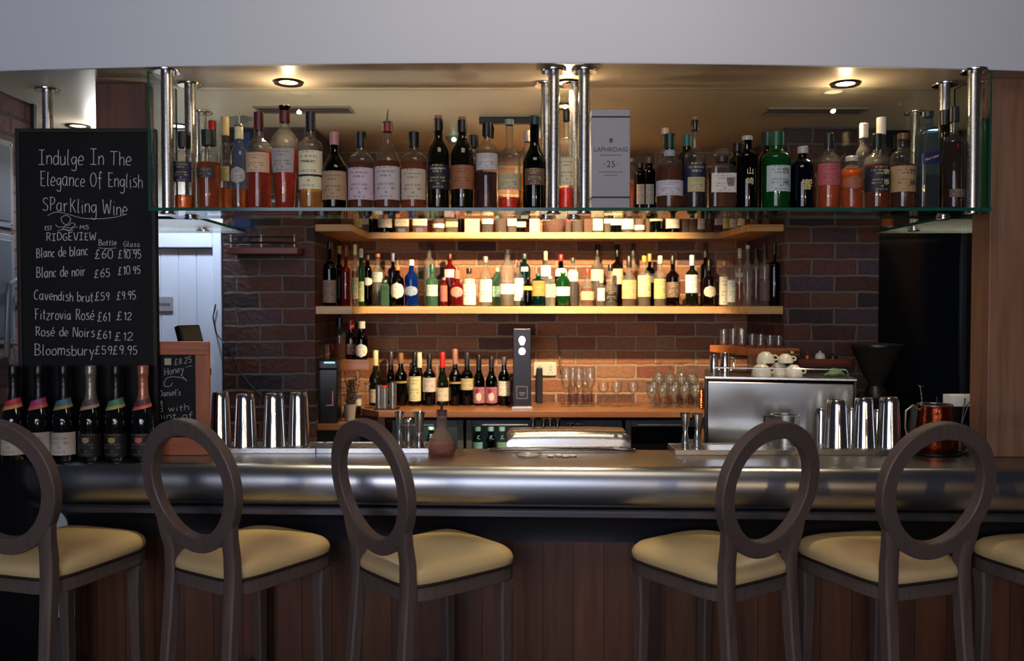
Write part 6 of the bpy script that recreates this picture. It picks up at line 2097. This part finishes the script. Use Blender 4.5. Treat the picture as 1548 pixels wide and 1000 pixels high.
# oval back ring, leaning away from the bar
LEAN = math.tan(R(7.8))
yb = lambda z: -0.212 - max(0.0, z - 0.80) * LEAN
RC = 1.089
ring = []
for i in range(56):
    a = 2 * PI * i / 56
    x = 0.201 * math.cos(a)
    z = RC + 0.197 * math.sin(a)
    x *= 1.0 + 0.07 * math.sin(a)
    ring.append((x, yb(z), z))
mb = MB()
vs, fs = [], []
nrm = Vector((0, -1, -LEAN)).normalized()
for i, p in enumerate(ring):
    pv = Vector(p)
    t_ = (Vector(ring[(i + 1) % 56]) - Vector(ring[i - 1])).normalized()
    u = t_.cross(nrm).normalized()
    for a, b in ((0.027, 0.015), (0.0235, 0.0185), (-0.0235, 0.0185), (-0.027, 0.015), (-0.027, -0.015), (-0.0235, -0.0185), (0.0235, -0.0185), (0.027, -0.015)):
        vs.append(pv + u * a + nrm * b)
for i in range(56):
    j = (i + 1) % 56
    for k in range(8):
        k2 = (k + 1) % 8
        fs.append((i * 8 + k, i * 8 + k2, j * 8 + k2, j * 8 + k))
mb.add(vs, fs).build('back_ring', OAKG, st, 38)
for s in (-1, 1):
    pts = [(s * 0.166, -0.285, 0.0), (s * 0.158, -0.25, 0.30), (s * 0.150, -0.222, 0.62), (s * 0.149, -0.212, 0.78), (s * 0.150, -0.214, 0.86), (s * 0.159, yb(0.93), 0.93), (s * 0.174, yb(0.99), 0.99), (s * 0.190, yb(1.04), 1.04)]
    MB().bar(pts, [0.017, 0.020, 0.023, 0.025, 0.026, 0.026, 0.020, 0.012], [0.017, 0.019, 0.021, 0.021, 0.020, 0.018, 0.015, 0.012], (1, 0, 0)).build('leg', OAKG, st, 40)
    pts = [(s * 0.164, 0.184, 0.0), (s * 0.161, 0.181, 0.30), (s * 0.158, 0.175, 0.60), (s * 0.159, 0.176, 0.68), (s * 0.160, 0.178, 0.72), (s * 0.160, 0.178, SZ - 0.047)]
    MB().bar(pts, [0.014, 0.018, 0.022, 0.024, 0.027, 0.0275], [0.014, 0.018, 0.022, 0.024, 0.027, 0.0275], (1, 0, 0)).build('leg', OAKG, st, 40)
FZ = 0.27
mb = MB()
mb.bar([(-0.172, 0.196, FZ), (0.172, 0.196, FZ)], 0.012, 0.014, (0, 0, 1))
mb.build('footrest', OAKG, st, 40)
for s in (-1, 1):
    MB().bar([(s * 0.178, 0.18, FZ + 0.05), (s * 0.158, -0.25, FZ + 0.05)], 0.010, 0.012, (0, 0, 1)).build('stretcher', OAKG, st, 40)
STOOLS = [
    (-1.59, 2.98, 16, 'oval-backed bar stool cut by the left picture edge, before the white-labelled sparkling bottles'),
    (-0.921, 2.978, 31.3, 'oval-backed bar stool in front of the small framed chalk sign'),
    (-0.268, 2.914, 48.7, 'oval-backed bar stool in front of the left jiggers and pink decanter'),
    (0.687, 2.915, -33.1, 'oval-backed bar stool in front of the espresso machine'),
    (1.271, 2.922, -18.7, 'oval-backed bar stool in front of the copper mug'),
    (1.90, 2.90, -18, 'bar stool cut by the right picture edge, only its seat in view'),
]
for i, (x, y, a, lab) in enumerate(STOOLS):
    if i == 0:
        st.location = (x, y, 0); st.rotation_euler = (0, 0, -R(a)); st['label'] = lab
    else:
        dup(st, (x, y, 0), -R(a), lab)
